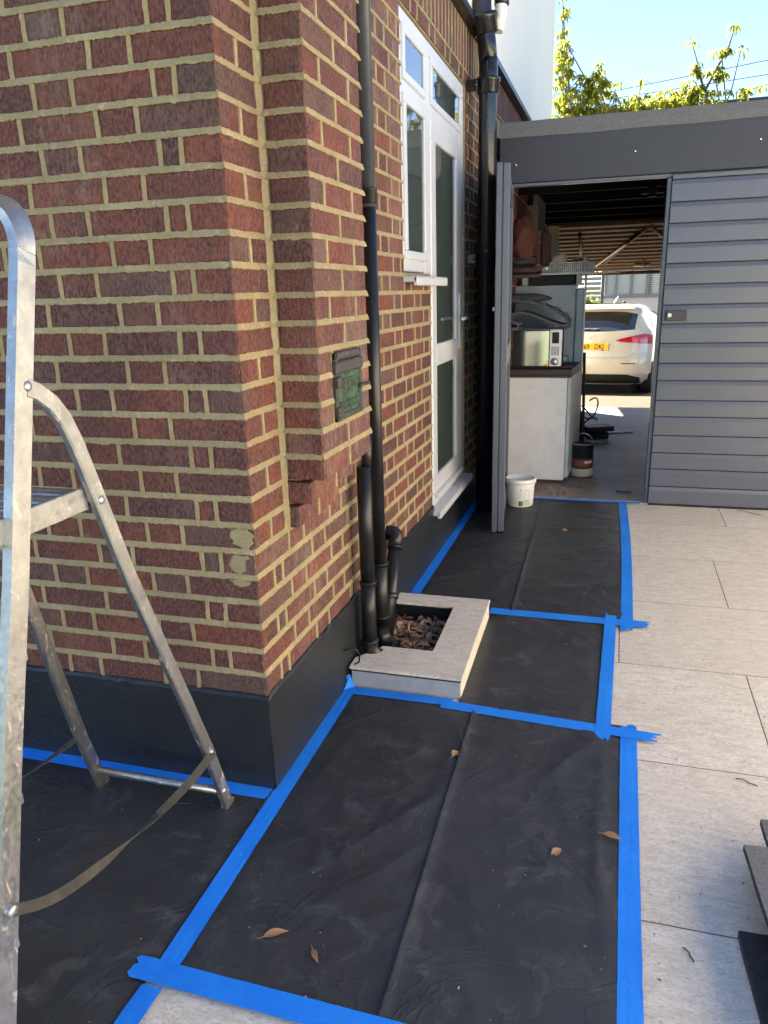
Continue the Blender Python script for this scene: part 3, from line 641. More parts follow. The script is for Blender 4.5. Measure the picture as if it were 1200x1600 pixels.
# ================================================================== MEMBRANE SHEETS
def seg_d(px, py, a, b):
    vx, vy = b[0] - a[0], b[1] - a[1]; t = max(0, min(1, ((px - a[0]) * vx + (py - a[1]) * vy) / (vx * vx + vy * vy))); return math.hypot(px - a[0] - t * vx, py - a[1] - t * vy), t
def sheet(name, label, x0, x1, y0, y1, ridges, seam=None, step=.011, amp=.0035, hole=None):
    ny = int((y1 - y0) / step); vs = []; m = MB(); nx = int((x1 - x0) / step); X = [x0 + (x1 - x0) * i / nx for i in range(nx + 1)]
    if seam: X = sorted([x for x in X if abs(x - seam) > .019] + [seam - .018 + .0018 * i for i in range(21)]); nx = len(X) - 1
    for j in range(ny + 1):
        yy = y0 + (y1 - y0) * j / ny
        for i in range(nx + 1):
            xx = X[i]
            e = min(1, min(xx - x0, x1 - xx, yy - y0, y1 - yy) / .07); e = e * e * (3 - 2 * e)
            z = .0045 + e * (amp * (noise.noise((xx * 3.1, yy * 3.1, 7)) + .6 * noise.noise((xx * 8, yy * 6, 2))) + .0035 + .0022 * (1 - abs(noise.noise((xx * 7 + 2 * noise.noise((xx * 3, yy * 3, 4)), yy * 4, 11)))) ** 6)
            wv = noise.noise((xx * 5, yy * 5, 20)) * .02
            for (a, b, w, hh) in ridges:
                dd, t = seg_d(xx + wv, yy - wv, a, b); z += e * hh * (.8 * math.exp(-(dd / (w * .62)) ** 2) + .35 * math.exp(-((dd - w * 1.3) / (w * .5)) ** 2)) * (1 - .6 * abs(2 * t - 1) ** 2)
            if seam is not None:
                sx = seam + .003 * noise.noise((yy * 1.7, 0, 5)); dd = xx - sx
                z += (.4 + .6 * e) * (.0065 * math.exp(-(max(0, dd) / .016) ** 2) if dd > 0 else .0065 * max(0, 1 + dd / .0035) - .0012 * math.exp(-((dd + .006) / .004) ** 2))
            vs.append((xx, yy, max(z, .002)))
    W = nx + 1; fs = [(j * W + i, j * W + i + 1, (j + 1) * W + i + 1, (j + 1) * W + i) for j in range(ny) for i in range(nx)]
    m.add(vs, fs, True); return tag(m.build(name, MT['membrane'], loc=((x0 + x1) / 2, (y0 + y1) / 2, 0)), label, 'membrane', 'black membrane sheets')
sheet('membrane_sheet', 'large creased black membrane sheet in the foreground with a long seam and dry leaves', .022, 1.02, -.665, .585,
      [((.515, .10), (.408, -.053), .018, .009), ((.408, -.053), (.278, -.249), .022, .007), ((.51, -.118), (.401, -.252), .018, .008), ((.401, -.252), (.302, -.363), .02, .006), ((.923, .469), (.745, .159), .02, .007), ((.954, .404), (.94, -.191), .012, .006),
       ((.733, .282), (.63, .101), .02, .005), ((.493, .442), (.518, .299), .012, .006), ((.366, .412), (.394, .2), .018, .005), ((.501, -.343), (.391, -.43), .016, .006), ((.962, -.185), (.889, -.047), .016, .005), ((.97, -.5), (.93, .1), .014, .004), ((.7, .1), (.8, -.1), .03, .004), ((.357, .141), (.469, .137), .02, .004), ((.62, -.2), (.7, -.45), .03, .004), ((.14, .35), (.12, -.1), .02, .003)], seam=.515)
sheet('membrane_sheet', 'black membrane sheet below the front wall that the stepladder stands on', -1.55, .0, -1.75, -.028, [((-.43, -.40), (-.2, -.58), .04, .005), ((-.2, -.3), (-.1, -.65), .03, .005), ((-.5, -.3), (-.25, -.25), .03, .004), ((-.35, -.62), (-.08, -.52), .03, .004), ((-.6, -.7), (-.2, -.8), .03, .005)], step=.015)
sheet('membrane_sheet', 'small square of black membrane to the right of the gully box', .455, .962, .535, 1.425, [((.6, .75), (.93, .70), .016, .005), ((.6, .62), (.93, .60), .012, .004), ((.7, 1.3), (.9, 1.1), .02, .004), ((.5, 1.0), (.75, .85), .03, .004)])
sheet('membrane_sheet', 'black membrane sheet running from the gully box to the garage threshold', .04, 1.075, 1.418, 3.405, [((.2, 1.85), (.6, 2.0), .03, .006), ((.15, 2.2), (.55, 2.5), .03, .006), ((.6, 1.7), (1.0, 1.9), .03, .007), ((.65, 2.2), (1.0, 2.45), .03, .007), ((.6, 2.7), (1.0, 2.8), .025, .007), ((.75, 3.1), (1.02, 3.0), .02, .007), ((.62, 1.6), (.8, 1.55), .015, .006), ((.9, 1.5), (.98, 2.0), .02, .005)], seam=.547, step=.016)

# ================================================================== BLUE TAPE
TZ = [0]
def tape(label, a, b, w=.05, z=.0075, rag=(1, 1), bend=0, vert=None):
    TZ[0] += 1; zz = z + .0005 * (TZ[0] % 5)
    a, b = Vector(a), Vector(b); d = b - a; L = d.length; d.normalize(); pn = Vector((-d.y, d.x)); n = max(6, int(L / .03)); vs = []
    cols = 7
    for i in range(n + 1):
        t = i / n
        for c in range(cols):
            s_ = c / (cols - 1) - .5; q = a + d * (L * t) + pn * (w * s_ + rnd(-.0006, .0006) + bend * math.sin(math.pi * t))
            if i == 0 and rag[0]: q += d * rnd(-.016, .012) * rag[0] - d * .012 * s_ * rag[0]
            if i == n and rag[1]: q += d * rnd(-.012, .016) * rag[1] + d * .014 * s_ * rag[1]
            h = zz + .0008 * noise.noise((q.x * 40, q.y * 40, TZ[0])) + .0006 * noise.noise((q.x * 140, q.y * 9, 1))
            vs.append((q.x, q.y, h))
    m = MB(); m.add(vs, [(cols * i + k, cols * i + k + 1, cols * (i + 1) + k + 1, cols * (i + 1) + k) for i in range(n) for k in range(cols - 1)])
    return tag(fixn(m.build('tape_strip', MT['tape'], loc=((a.x + b.x) / 2, (a.y + b.y) / 2, 0))), label, 'tape', 'blue masking tape strips')
tape('blue tape strip along the foot of the front wall behind the ladder feet', (-1.6, -.036), (-.0, -.036), .052, rag=(0, .2))
tape('long blue tape strip beside the house corner, from the ladder side to the gully box', (.026, -.66), (.040, .612), .052, rag=(0, .3))
tape('blue tape strip crossing the bottom of the picture, near edge of the big sheet', (-.045, -.655), (1.3, -.672), .056, .0085, rag=(1, 1))
tape('blue tape strip running out of the bottom left corner beside bare paving', (.022, -.69), (-.02, -1.7), .05, rag=(.3, 0))
tape('longest foreground blue tape strip down the right side of the big sheet', (1.005, -.72), (1.040, .585), .052, rag=(0, 1))
tape('blue tape strip from the gully box corner out over the paving, between two sheets', (.06, .594), (.43, .594), .05, rag=(0, .4))
tape('blue tape strip crossing below the small square sheet with a torn pointed end', (.395, .575), (1.12, .53), .053, .0085, rag=(.5, 1.4))
tape('short blue tape strip down the right side of the small square sheet', (.955, .485), (.992, 1.50), .049, .009, rag=(1, 1.2))
tape('blue tape strip crossing beyond the gully box between small and far sheets', (.455, 1.42), (1.15, 1.415), .066, rag=(0, 1.2))
tape('blue tape strip down the right side of the far sheet to the garage', (1.055, 1.345), (1.085, 3.43), .053, .009, rag=(1, .5), bend=-.012)
tape('blue tape strip along the side wall foot from gully box to garage', (.064, 1.36), (.088, 2.45), .050, .0135, rag=(0, .5))
tape('far blue tape strip along the side wall foot below the glazed door', (.089, 2.43), (.110, 3.405), .044, .014, rag=(.6, 0))
tape('thin blue tape strip along the garage threshold', (.45, 3.403), (1.2, 3.402), .036, .010, rag=(0, 1))
m = MB(); m.add([(.02, .603, .0), (.034, .63, .0), (.034, .632, .052), (.02, .612, .05)], [(0, 1, 2, 3)]); m.add([(.023, .58, .004), (.06, .62, .004), (.055, .625, .006), (.035, .629, .05)], [(0, 1, 2, 3)])
tag(fixn(m.build('tape_strip', MT['tape'], loc=(.03, .61, 0))), 'stub of blue tape folded up between plinth and gully box', 'tape', 'blue masking tape strips')

# ================================================================== FALLEN LEAVES, TWIGS, GRIT
def fallen(label, x, yy, L, W, yaw, z=.009, curl=.5, roll=.2, mat='dead', name='fallen_leaf', cat='leaf', grp='fallen leaves on the floor'):
    m = MB(); leaf_geo(m, (0, 0, 0), L, W, 0, 0, roll, curl * .5, 8); m.tube([(-.012, 0, .001), (.004, 0, .001)], .0009, 5)
    o = m.build(name, MT[mat], loc=(0, 0, 0)); o.location = (x, yy, z); o.rotation_euler = (0, 0, yaw); return tag(o, label, cat, grp)
fallen('brown dry leaf on the big sheet, lower left, stalk to the right', .20, -.515, .062, .02, .55)
fallen('pale curled leaf right of the lowest brown leaf near the cross tape', .325, -.515, .042, .014, -.9, curl=.9)
fallen('tan oval leaf lying on the right half of the big sheet', .828, -.095, .045, .022, 1.0)
fallen('tan leaf half on the right-hand tape strip', .955, .022, .055, .02, -.25, z=.013)
fallen('small round pale leaf on the seam of the big sheet', .498, .262, .035, .024, 1.2, z=.016)
fallen('small orange leaf on the far sheet near the garage', .715, 2.67, .04, .03, .3, z=.014)
fallen('thin dry stalk below the ladder feet', -.27, -.155, .075, .004, .25, mat='twig', name='dry_stalk', cat='twig', grp='twigs')
for lb, x, yy, L, a in (('dark bent twig on the paving by the garage door', 1.80, 3.36, .16, -.6), ('thin twig on the paving right of the foreground tape', 1.34, .37, .06, -.35), ('small orange-brown stalk on the lower right paving', 1.13, -.30, .04, -1.0)):
    m = MB(); m.tube([(L * i / 8, .10 * L * math.sin(i * .5) * rnd(.6, 1.2), .003 + .002 * math.sin(i)) for i in range(9)], .0018, 6); o = m.build('twig', MT['twig']); o.location = (x, yy, .002); o.rotation_euler = (0, 0, a); tag(o, lb, 'twig', 'twigs')
m = MB()
for i in range(420):
    x, yy = rnd(-1.0, 1.0), rnd(-.95, 2.6)
    if x < 0 and yy > -.06: continue
    if .03 < x < .48 and .6 < yy < 1.4: continue
    r = rnd(.0007, .0019); L = rnd(1, 4) if random.random() < .25 else 1; z = .010
    a = rnd(0, 6.28); c, s_ = math.cos(a), math.sin(a); V = [(c * r * L, s_ * r * L, 0), (-s_ * r, c * r, 0), (-c * r * L, -s_ * r * L, 0), (s_ * r, -c * r, 0), (0, 0, r)]
    m.add([(x + p[0], yy + p[1], z + p[2]) for p in V], [(0, 1, 4), (1, 2, 4), (2, 3, 4), (3, 0, 4)])
tag(m.build('grit', MT['beige']), 'pale grit and straw bits scattered over the black sheets', 'grit', kind='stuff')
m = MB()
for i in range(260):
    x, yy = rnd(1.05, 2.0), rnd(-.8, 3.3); r = rnd(.0007, .0022); a = rnd(0, 6.28); L = rnd(1, 3); c, s_ = math.cos(a), math.sin(a)
    m.add([(x + c * r * L, yy + s_ * r * L, .0015), (x - s_ * r, yy + c * r, .0015), (x - c * r * L, yy - s_ * r * L, .0015), (x + s_ * r, yy - c * r, .0015), (x, yy, .0015 + r)], [(0, 1, 4), (1, 2, 4), (2, 3, 4), (3, 0, 4)])
tag(m.build('dark_crumbs', MT['feltedge']), 'dark crumbs scattered over the pale paving', 'crumbs', kind='stuff')

# ================================================================== FELT MATS (stack, lower right)
def slab(label, x, yy, w, l, z, th, a, top='felt'):
    t = thing('felt_mat', (x, yy, z), label, 'felt mat', 'stack of felt mats'); t.rotation_euler = (0, 0, a)
    n = 14; out = []
    for (ax, ay, bx, by) in ((0, 0, w, 0), (w, 0, w, -l), (w, -l, 0, -l), (0, -l, 0, 0)):
        for i in range(n): out.append((ax + (bx - ax) * i / n + rnd(-.0012, .0012), ay + (by - ay) * i / n + rnd(-.0012, .0012)))
    m = MB(); m.prism(out, 0, th - .003); o = m.mesh('mat_body', MT['feltedge']); o = bpy.data.objects.new('mat_body', o); COL.objects.link(o); o.parent = t; fixn(o)
    m = MB(); k = len(out); m.prism([(px * .998 + .0005, py * .998 - .0005) for px, py in out], th - .003, th); o = bpy.data.objects.new('mineral_surface', m.mesh('mineral_surface', MT[top])); COL.objects.link(o); o.parent = t; fixn(o)
slab('lowest dark felt mat of the stack, sticking out towards the camera', 1.252, -.235, .6, .55, .0, .02, .05, 'feltedge')
slab('second felt mat from the bottom of the stack at the right edge', 1.318, .02, .6, .7, .021, .018, .05, 'feltedge')
slab('third felt mat from the bottom of the stack at the right edge', 1.306, -.03, .6, .7, .040, .018, .07, 'feltedge')
slab('fourth felt mat of the stack, slipped back and showing its far corner', 1.352, .10, .6, .7, .0585, .018, .02)
slab('topmost grey mineral felt mat of the stack at the right edge', 1.287, -.035, .6, .7, .0775, .018, .055)

# ================================================================== STEPLADDER
ld = thing('stepladder', (-.3, -.5, 0), 'paint-splashed aluminium platform stepladder cut off by the left edge', 'ladder')
def stile_path(sx):
    x = lambda z: (-.099 - .03 * z) if sx > 0 else (-.56 + .03 * z)
    return [(x(0), -.995, 0.0), (x(.36), -.889, .36), (x(.62), -.812, .62), (x(.95), -.706, .95), (x(1.29), -.607, 1.29), (x(1.5), -.545, 1.50)]
rp, lp = stile_path(1), stile_path(-1)
def add(name, mb, mat='alu', parent=ld): return fixn(mb.build(name, MT[mat], parent))
top = []
for i in range(49):
    a = math.pi / 2 * i / 48; top.append((-.146 - .075 + .075 * math.cos(a), -.539 + .026 * math.sin(a), 1.52 + .092 * math.sin(a)))
topl = [(-.66 - p[0], p[1], p[2]) for p in reversed(top)]
def hoop(path, w, dp):                        # section kept facing the camera: 21 mm across the hoop plane normal, 43 mm deep
    m = MB(); nrm = Vector((0, .96, .285)); vs = []; path = [Vector(p) for p in path]
    for i, p in enumerate(path):
        t = (path[min(i + 1, len(path) - 1)] - path[max(i - 1, 0)]).normalized(); dd = (nrm - t * nrm.dot(t)).normalized(); s_ = t.cross(dd)
        for (x, yq) in ((-w/2, -dp/2), (w/2, -dp/2), (w/2, dp/2), (-w/2, dp/2)): vs.append(p + s_ * x + dd * yq)
        
    m.add(vs, [(i * 4 + k, i * 4 + (k + 1) % 4, (i + 1) * 4 + (k + 1) % 4, (i + 1) * 4 + k) for i in range(len(path) - 1) for k in range(4)] + [(3, 2, 1, 0), tuple((len(path) - 1) * 4 + k for k in range(4))]); return m
add('front_frame', hoop(rp + top + topl + list(reversed(lp)), .021, .043))
rl = [(-.0995, -.108, .0), (-.106, -.172, .226), (-.124, -.390, .831), (-.130, -.450, 1.028), (-.1335, -.490, 1.155), (-.135, -.513, 1.21), (-.136, -.540, 1.245), (-.137, -.575, 1.272), (-.137, -.60, 1.282)]
m = MB(); m.rect_sweep([(x + .002, yq, z) for x, yq, z in rl], (1, 0, .03), .019, .038); add('rear_leg', m)
m = MB(); m.rect_sweep([(-.524, -.112, 0), (-.50, -.20, .24), (-.45, -.35, .70), (-.425, -.45, 1.02), (-.43, -.6, 1.28)], (1, 0, -.1), .019, .038); add('rear_leg', m)
m = MB(); m.tube([(-.107, -.138, .075), (-.513, -.138, .075)], .0115, 12); add('cross_rung', m)
pf = MB()
for i in range(9):
    yy = -.735 + .03 * i; pf.box(-.405, -.145, yy, yy + .026, 1.035, 1.055 + .002 * (i % 2), b=.003)
pf.box(-.41, -.14, -.735, -.472, 1.012, 1.036); pf.box(-.1495, -.139, -.738, -.468, 1.010, 1.0605, b=.002); add('platform', pf)
m = MB(); m.tube([(-.118, -.452, 1.03), (-.43, -.452, 1.03)], .009, 10); add('platform_pin', m)
for k, z in enumerate((.27, .53, .79)):
    yq = -.992 + .305 * z; m = MB(); m.box(-.555 + .03 * z, -.112 - .03 * z, yq - .04, yq + .05, z - .012, z + .012, b=.003); add('tread', m)
for (yq, z, x) in ((-.172, .226, -.094), (-.135, .075, -.0895), (-.452, 1.028, -.1175), (-.60, 1.285, -.126), (-.889, .375, -.098)): m = MB(); m.lathe((x, yq, z), [(.001, .004), (.007, .003), (.010, 0), (.010, -.004)], 12, 'X'); add('rivet', m, 'steel')
for (x, yq) in ((-.0995, -.108), (-.524, -.112), (-.099, -.998), (-.56, -.998)):
    m = MB(); m.box(x - .0108, x + .0108, yq - .022, yq + .022, .005, .022, b=.002); add('foot', m, 'alu')
def strap(pts, w, twist, name):
    P = [Vector(p) for p in pts]; vs = []; N = 44
    def ev(t):
        s_ = t * (len(P) - 1); i = min(int(s_), len(P) - 2); f = s_ - i; p0, p1, p2, p3 = P[max(i - 1, 0)], P[i], P[i + 1], P[min(i + 2, len(P) - 1)]
        return .5 * (2 * p1 + (p2 - p0) * f + (2 * p0 - 5 * p1 + 4 * p2 - p3) * f * f + (3 * p1 - p0 - 3 * p2 + p3) * f ** 3)
    for i in range(N + 1):
        t = i / N; c = ev(t); d = (ev(min(1, t + .02)) - ev(max(0, t - .02))).normalized(); a = Vector((1, 0, 0)); b = d.cross(a).normalized(); th = twist(t)
        u = a * math.cos(th) + b * math.sin(th); nn = d.cross(u)
        vs += [c - u * w / 2 + nn * .0007, c + u * w / 2 + nn * .0007, c + u * w / 2 - nn * .0007, c - u * w / 2 - nn * .0007]
    m = MB(); m.add(vs, [(4 * i + k, 4 * i + (k + 1) % 4, 4 * i + 4 + (k + 1) % 4, 4 * i + 4 + k) for i in range(N) for k in range(4)]); return add(name, m, 'strap')
strap([(-.09, -.889, .375), (-.085, -.80, .322), (-.085, -.68, .283), (-.085, -.5, .248), (-.088, -.3, .224), (-.09, -.172, 228e-3)], .021, lambda t: .9 + 2.9 * (lambda q: q * q * (3 - 2 * q))(max(0, min(1, (t - .3) / .5))), 'strap')
strap([(-.55, -.885, .37), (-.53, -.7, .29), (-.515, -.4, .24), (-.505, -.19, .23)], .022, lambda t: 1.0 + 2.4 * t, 'strap')
m = MB(); m.lathe((-.0885, -.889, .375), [(.001, .004), (.010, .003), (.0125, 0), (.011, -.004)], 14, 'X'); add('strap_washer', m, 'steel')

# ================================================================== GARAGE
gar = thing('garage', (1.5, 3.43, 0), 'flat-roofed garage with dark grey fascia and grey felt edge across the end of the passage', 'garage')
def gp(name, mat, *boxes, b=.003, parent=gar):
    m = MB()
    for q in boxes: m.box(*q, b=b)
    return fixn(m.build(name, MT[mat], parent))
GX0, GX1, GF = .205, 3.4, 3.43
gp('fascia', 'greyd', (GX0, GX1, GF - .03, GF - .005, 2.083, 2.352))
gp('fascia_batten', 'grey', (GX0 + .03, 1.25, GF - .020, GF + .03, 2.062, 2.081))
m = MB(); n = 80; vs = []
for i in range(n + 1):
    x = GX0 - .005 + (GX1 - GX0) * i / n; zz = 2.435 + .004 * noise.noise((x * 4, 0, 0)); lo_ = 2.345 + .010 * noise.noise((x * 2, 3, 0))
    vs += [(x, GF - .036, lo_), (x, GF - .039 + .003 * noise.noise((x * 9, 1, 0)), (lo_ + zz) / 2), (x, GF - .034, zz), (x, GF + .02, zz + .012), (x, 7.9, 2.43)]
m.add(vs, [(5 * i + k, 5 * i + k + 1, 5 * i + k + 6, 5 * i + k + 5) for i in range(n) for k in range(4)]); fixn(m.build('felt_roof', MT['felt'], gar))
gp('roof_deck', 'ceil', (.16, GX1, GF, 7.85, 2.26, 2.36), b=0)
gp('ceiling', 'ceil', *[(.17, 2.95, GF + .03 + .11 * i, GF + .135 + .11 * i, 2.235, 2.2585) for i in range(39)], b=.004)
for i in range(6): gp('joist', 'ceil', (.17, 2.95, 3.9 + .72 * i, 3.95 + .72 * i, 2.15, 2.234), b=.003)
gp('right_wall', 'dbrick', (2.98, 3.1, GF + .03, 7.85, 0, 2.258), b=0)
gp('inner_left_wall', 'dbrick', (.175, .199, 3.47, 7.85, 0, 2.234), b=0)
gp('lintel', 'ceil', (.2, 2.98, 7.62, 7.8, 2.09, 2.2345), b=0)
gp('door_post', 'grey', (1.222, 1.248, GF - .012, GF + .05, .0, 2.06))
for (x, z) in ((.309, 2.19), (1.022, 2.218), (1.712, 2.232)):
    m = MB(); m.lathe((x, GF - .031, z), [(.001, -.006), (.005, -.005), (.0075, -.002), (.0075, .002)], 10, 'Y'); fixn(m.build('roofing_nail', MT['chrome'], gar))
m = MB(); m.box(.2, 3.0, GF + .0, 7.85, -.3, .002); tag(m.build('garage_floor', MT['concrete']), kind='structure')
m = MB(); m.box(.3, 1.262, GF - .014, GF + .02, -.002, .009, b=.002); m.box(.3, 1.262, GF + .004, GF + .012, .0095, .013, b=.001); tag(fixn(m.build('threshold_strip', MT['steel'], loc=(.8, GF, 0))), 'dull metal threshold strip across the garage doorway', 'threshold')
# right-hand boarded door
rd = thing('garage_door', (2.0, GF, 0), 'closed grey garage door of wide horizontal shiplap boards', 'door')
zb = [.015, .137, .257, .368, .485, .609, .716, .844, .955, 1.08, 1.20, 1.316, 1.438, 1.564, 1.682, 1.798, 1.919, 2.046, 2.083]
for a, b in zip(zb, zb[1:]):
    m = MB(); x0_, x1_ = 1.25, 2.9; c = min(.030, (b - a) * .4); nseg = 24; vs = []
    bow = rnd(-.0015, .0015)
    for i in range(nseg + 1):
        x = x0_ + (x1_ - x0_) * i / nseg; w = .0007 * noise.noise((x * 3, a * 10, 0)); f0 = GF - .034
        vs += [(x, f0 + .026, a), (x, f0 + .002 + w, a + .001), (x, f0 + w, a + .003), (x, f0 + w + bow, b - c), (x, f0 + .0075, b - .006), (x, f0 + .026, b - .005)]
    m.add(vs, [(6 * i + k, 6 * i + k + 1, 6 * i + k + 7, 6 * i + k + 6) for i in range(nseg) for k in range(5)] + [(5, 4, 3, 2, 1, 0), tuple(nseg * 6 + k for k in range(6))]); fixn(m.build('board', MT['grey'], rd))
gp('backing_frame', 'greyd', (1.249, 2.9, GF - .0075, GF + .03, .01, 2.083), parent=rd)
lk = gp('lock_plate', 'greyd', (1.268, 1.392, GF - .056, GF - .034, 1.218, 1.282), parent=rd)
m = MB(); m.box(1.276, 1.302, GF - .068, GF - .054, 1.240, 1.266, b=.003); fixn(m.build('lock_button', MT['chrome'], lk))
gp('bottom_seal', 'black', (1.25, 2.9, GF - .03, GF - .008, .001, .0135), parent=rd)
# open left-hand leaf, seen on edge
ol = thing('garage_door_leaf', (.262, 3.405, 0), 'open grey garage door leaf seen edge-on beside the black soil stack', 'door')
LW = .845; ang = math.atan2(.085, -.84) - math.pi / 2 - math.pi
olang = math.atan2(-.078, .83)                # leaf direction, towards the camera
def lp_(name, mat, *boxes, b=.003):
    m = MB()
    for q in boxes: m.box(*q, b=b)
    o = bpy.data.objects.new(name, m.mesh(name, MT[mat])); COL.objects.link(o); o.parent = ol; WORLD[o.name] = org(ol); return fixn(o)
# local frame: x = thickness (towards +X), y = along the leaf away from the hinge (towards the camera is -y)
ol.rotation_euler = (0, 0, math.atan2(.075, .84))
for a, b in zip(zb[:-1], zb[1:]): lp_('board', 'grey', (-.036, -.008, -LW + .022, -.0, a + .012, b + .009 - .002 if b < 2.05 else b), b=.004)
lp_('edge_strip', 'grey', (-.036, -.006, -LW, -LW + .021, .016, 2.086)); lp_('frame_stile', 'grey', (.0, .036, -LW, -LW + .09, .02, 2.082)); lp_('frame_stile', 'grey', (.0, .036, -.10, -.01, .02, 2.06)); lp_('frame_groove', 'greyd', (-.0075, -.0005, -LW + .004, -.01, .03, 2.07), b=0)
for z in (.05, 1.0, 1.93): lp_('frame_rail', 'grey', (.0, .034, -LW + .091, -.101, z, z + .11))
m = MB(); m.lathe((-.04, -LW + .06, 1.33), [(.002, -.012), (.014, -.010), (.016, .004), (.006, .012)], 10, 'X'); o = bpy.data.objects.new('door_bolt', m.mesh('door_bolt', MT['chrome'])); COL.objects.link(o); o.parent = ol; fixn(o)
# up-and-over door at the far end, standing open
ud = thing('up_and_over_door', (1.3, 7.2, 1.63), 'raised ribbed brown up-and-over door hanging at the far end of the garage', 'door')
P0, P1 = Vector((0, 6.3, 2.045)), Vector((0, 8.5, 1.643)); N = 13; vs = []; prof = []
dv = (P1 - P0); nv = Vector((0, -dv.z, dv.y)).normalized() * -1
for i in range(N):
    for (t, hgt) in ((.0, 0), (.12, .028), (.55, .028), (.68, 0), (.99, 0)): prof.append(P0 + dv * ((i + t) / N) + nv * hgt)
for p_ in prof: vs += [(.23, p_.y, p_.z), (2.9, p_.y, p_.z)]
m = MB(); m.add(vs, [(2 * i, 2 * i + 1, 2 * i + 3, 2 * i + 2) for i in range(len(prof) - 1)]); m.build('ribbed_panel', MT['brown'], ud)
def dbar(name, a, b, w, mat):
    p_ = lambda q: tuple(Vector((q[0], 0, 0)) + P0 + dv * q[1] + nv * .045)
    m = MB(); m.tube([p_(a), p_(b)], w, 6); fixn(m.build(name, MT[mat], ud))
dbar('brace', (.78, .78), (1.27, .05), .016, 'steel'); dbar('brace', (1.29, .03), (1.95, .85), .014, 'steel'); dbar('brace', (.88, .72), (1.2, .12), .018, 'wood'); dbar('stiffener', (.62, .1), (.62, .7), .018, 'wood'); dbar('bottom_rail', (.23, .99), (2.9, .99), .022, 'wood'); dbar('lock_arm', (1.22, .80), (1.40, .80), .022, 'steel'); dbar('lock_arm', (1.32, .68), (1.32, .9), .008, 'wood')
m = MB(); m.lathe((1.2, 4.6, 2.14), [(.03, -.06), (.03, 0), (.05, .01), (.05, .02)], 12); m.box(1.12, 1.28, 4.57, 4.63, 2.10, 2.12); tag(fixn(m.build('ceiling_lamp_holder', MT['black'], loc=(1.2, 4.6, 2.1))), 'dark lamp holder hanging from the garage ceiling', 'lamp holder')

# ------------------------------------------------------------------ garage contents
def boxthing(name, label, cat, parts, loc, group=None):
    t = thing(name, loc, label, cat, group)
    for nm, mat, q, bv in parts: m = MB(); m.box(*q, b=bv); fixn(m.build(nm, MT[mat], t))
    return t
uf = thing('undercounter_fridge', (.45, 4.2, 0), 'scuffed white undercounter fridge with a brown top, just inside the doorway', 'fridge')
def ufp(nm, mat, x0, x1, y0, y1, z0, z1, bv=.004):
    m = MB(); m.box(x0, x1, y0, y1, z0, z1, b=bv); m.v = [(x + .09 * (yq - 3.88), yq, z) for x, yq, z in m.v]; fixn(m.build(nm, MT[mat], uf))
ufp('side_panel', 'cabinet', .205, .662, 3.88, 4.46, .03, .805); ufp('front_door', 'zinc', .665, .69, 3.885, 4.455, .05, .805); ufp('top_trim', 'wood', .205, .69, 3.868, 4.46, .808, .866); ufp('top_groove', 'black', .205, .692, 3.863, 3.869, .822, .830, .001); ufp('plinth_board', 'wood', .22, .65, 3.9, 4.44, .003, .03, 0)
boxthing('tall_fridge', 'tall grey-blue fridge standing side-on behind the microwave', 'fridge', [('body', 'zinc', (.20, .675, 4.48, 5.05, .02, 1.46), .008), ('door', 'zinc', (.680, .742, 4.48, 5.05, .05, 1.425), .008), ('top_hinge', 'steel', (.67, .745, 4.47, 4.52, 1.428, 1.44), .002), ('foot_plinth', 'black', (.22, .66, 4.5, 5.0, .002, .02), 0)], (.45, 4.75, 0))
mw = boxthing('microwave', 'silver microwave oven with mirrored door on the undercounter fridge', 'microwave', [('casing', 'black', (.245, .61, 3.935, 4.24, .886, 1.145), .006), ('top_cover', 'steel', (.244, .611, 3.93, 4.242, 1.1455, 1.151), .002), ('mirror_door', 'chrome', (.246, .522, 3.912, 3.934, .884, 1.143), .004), ('control_panel', 'white', (.524, .612, 3.914, 3.934, .884, 1.147), .004), ('display', 'black', (.541, .590, 3.910, 3.9135, 1.050, 1.130), .001)], (.43, 4.0, .87))
m = MB()
for i in range(4):
    for j in range(3): m.box(.536 + .02 * j, .552 + .02 * j, 3.9115, 3.9138, .965 + .016 * i, .978 + .016 * i, b=.0008)
fixn(m.build('keypad', MT['greyink'], mw)); m = MB(); m.lathe((.562, 3.912, .918), [(.001, -.012), (.012, -.010), (.026, -.004), (.028, .002)], 20, 'Y'); fixn(m.build('dial', MT['steel'], mw)); m = MB(); m.box(.48, .512, 3.909, 3.9115, .888, .900, b=.0005); m.box(.503, .512, 3.909, 3.9115, .9005, .93, b=.0005); fixn(m.build('warning_sticker', MT['yellow'], mw))
m = MB(); m.box(.25, .60, 3.95, 4.2, .868, .8835); fixn(m.build('feet', MT['black'], mw))
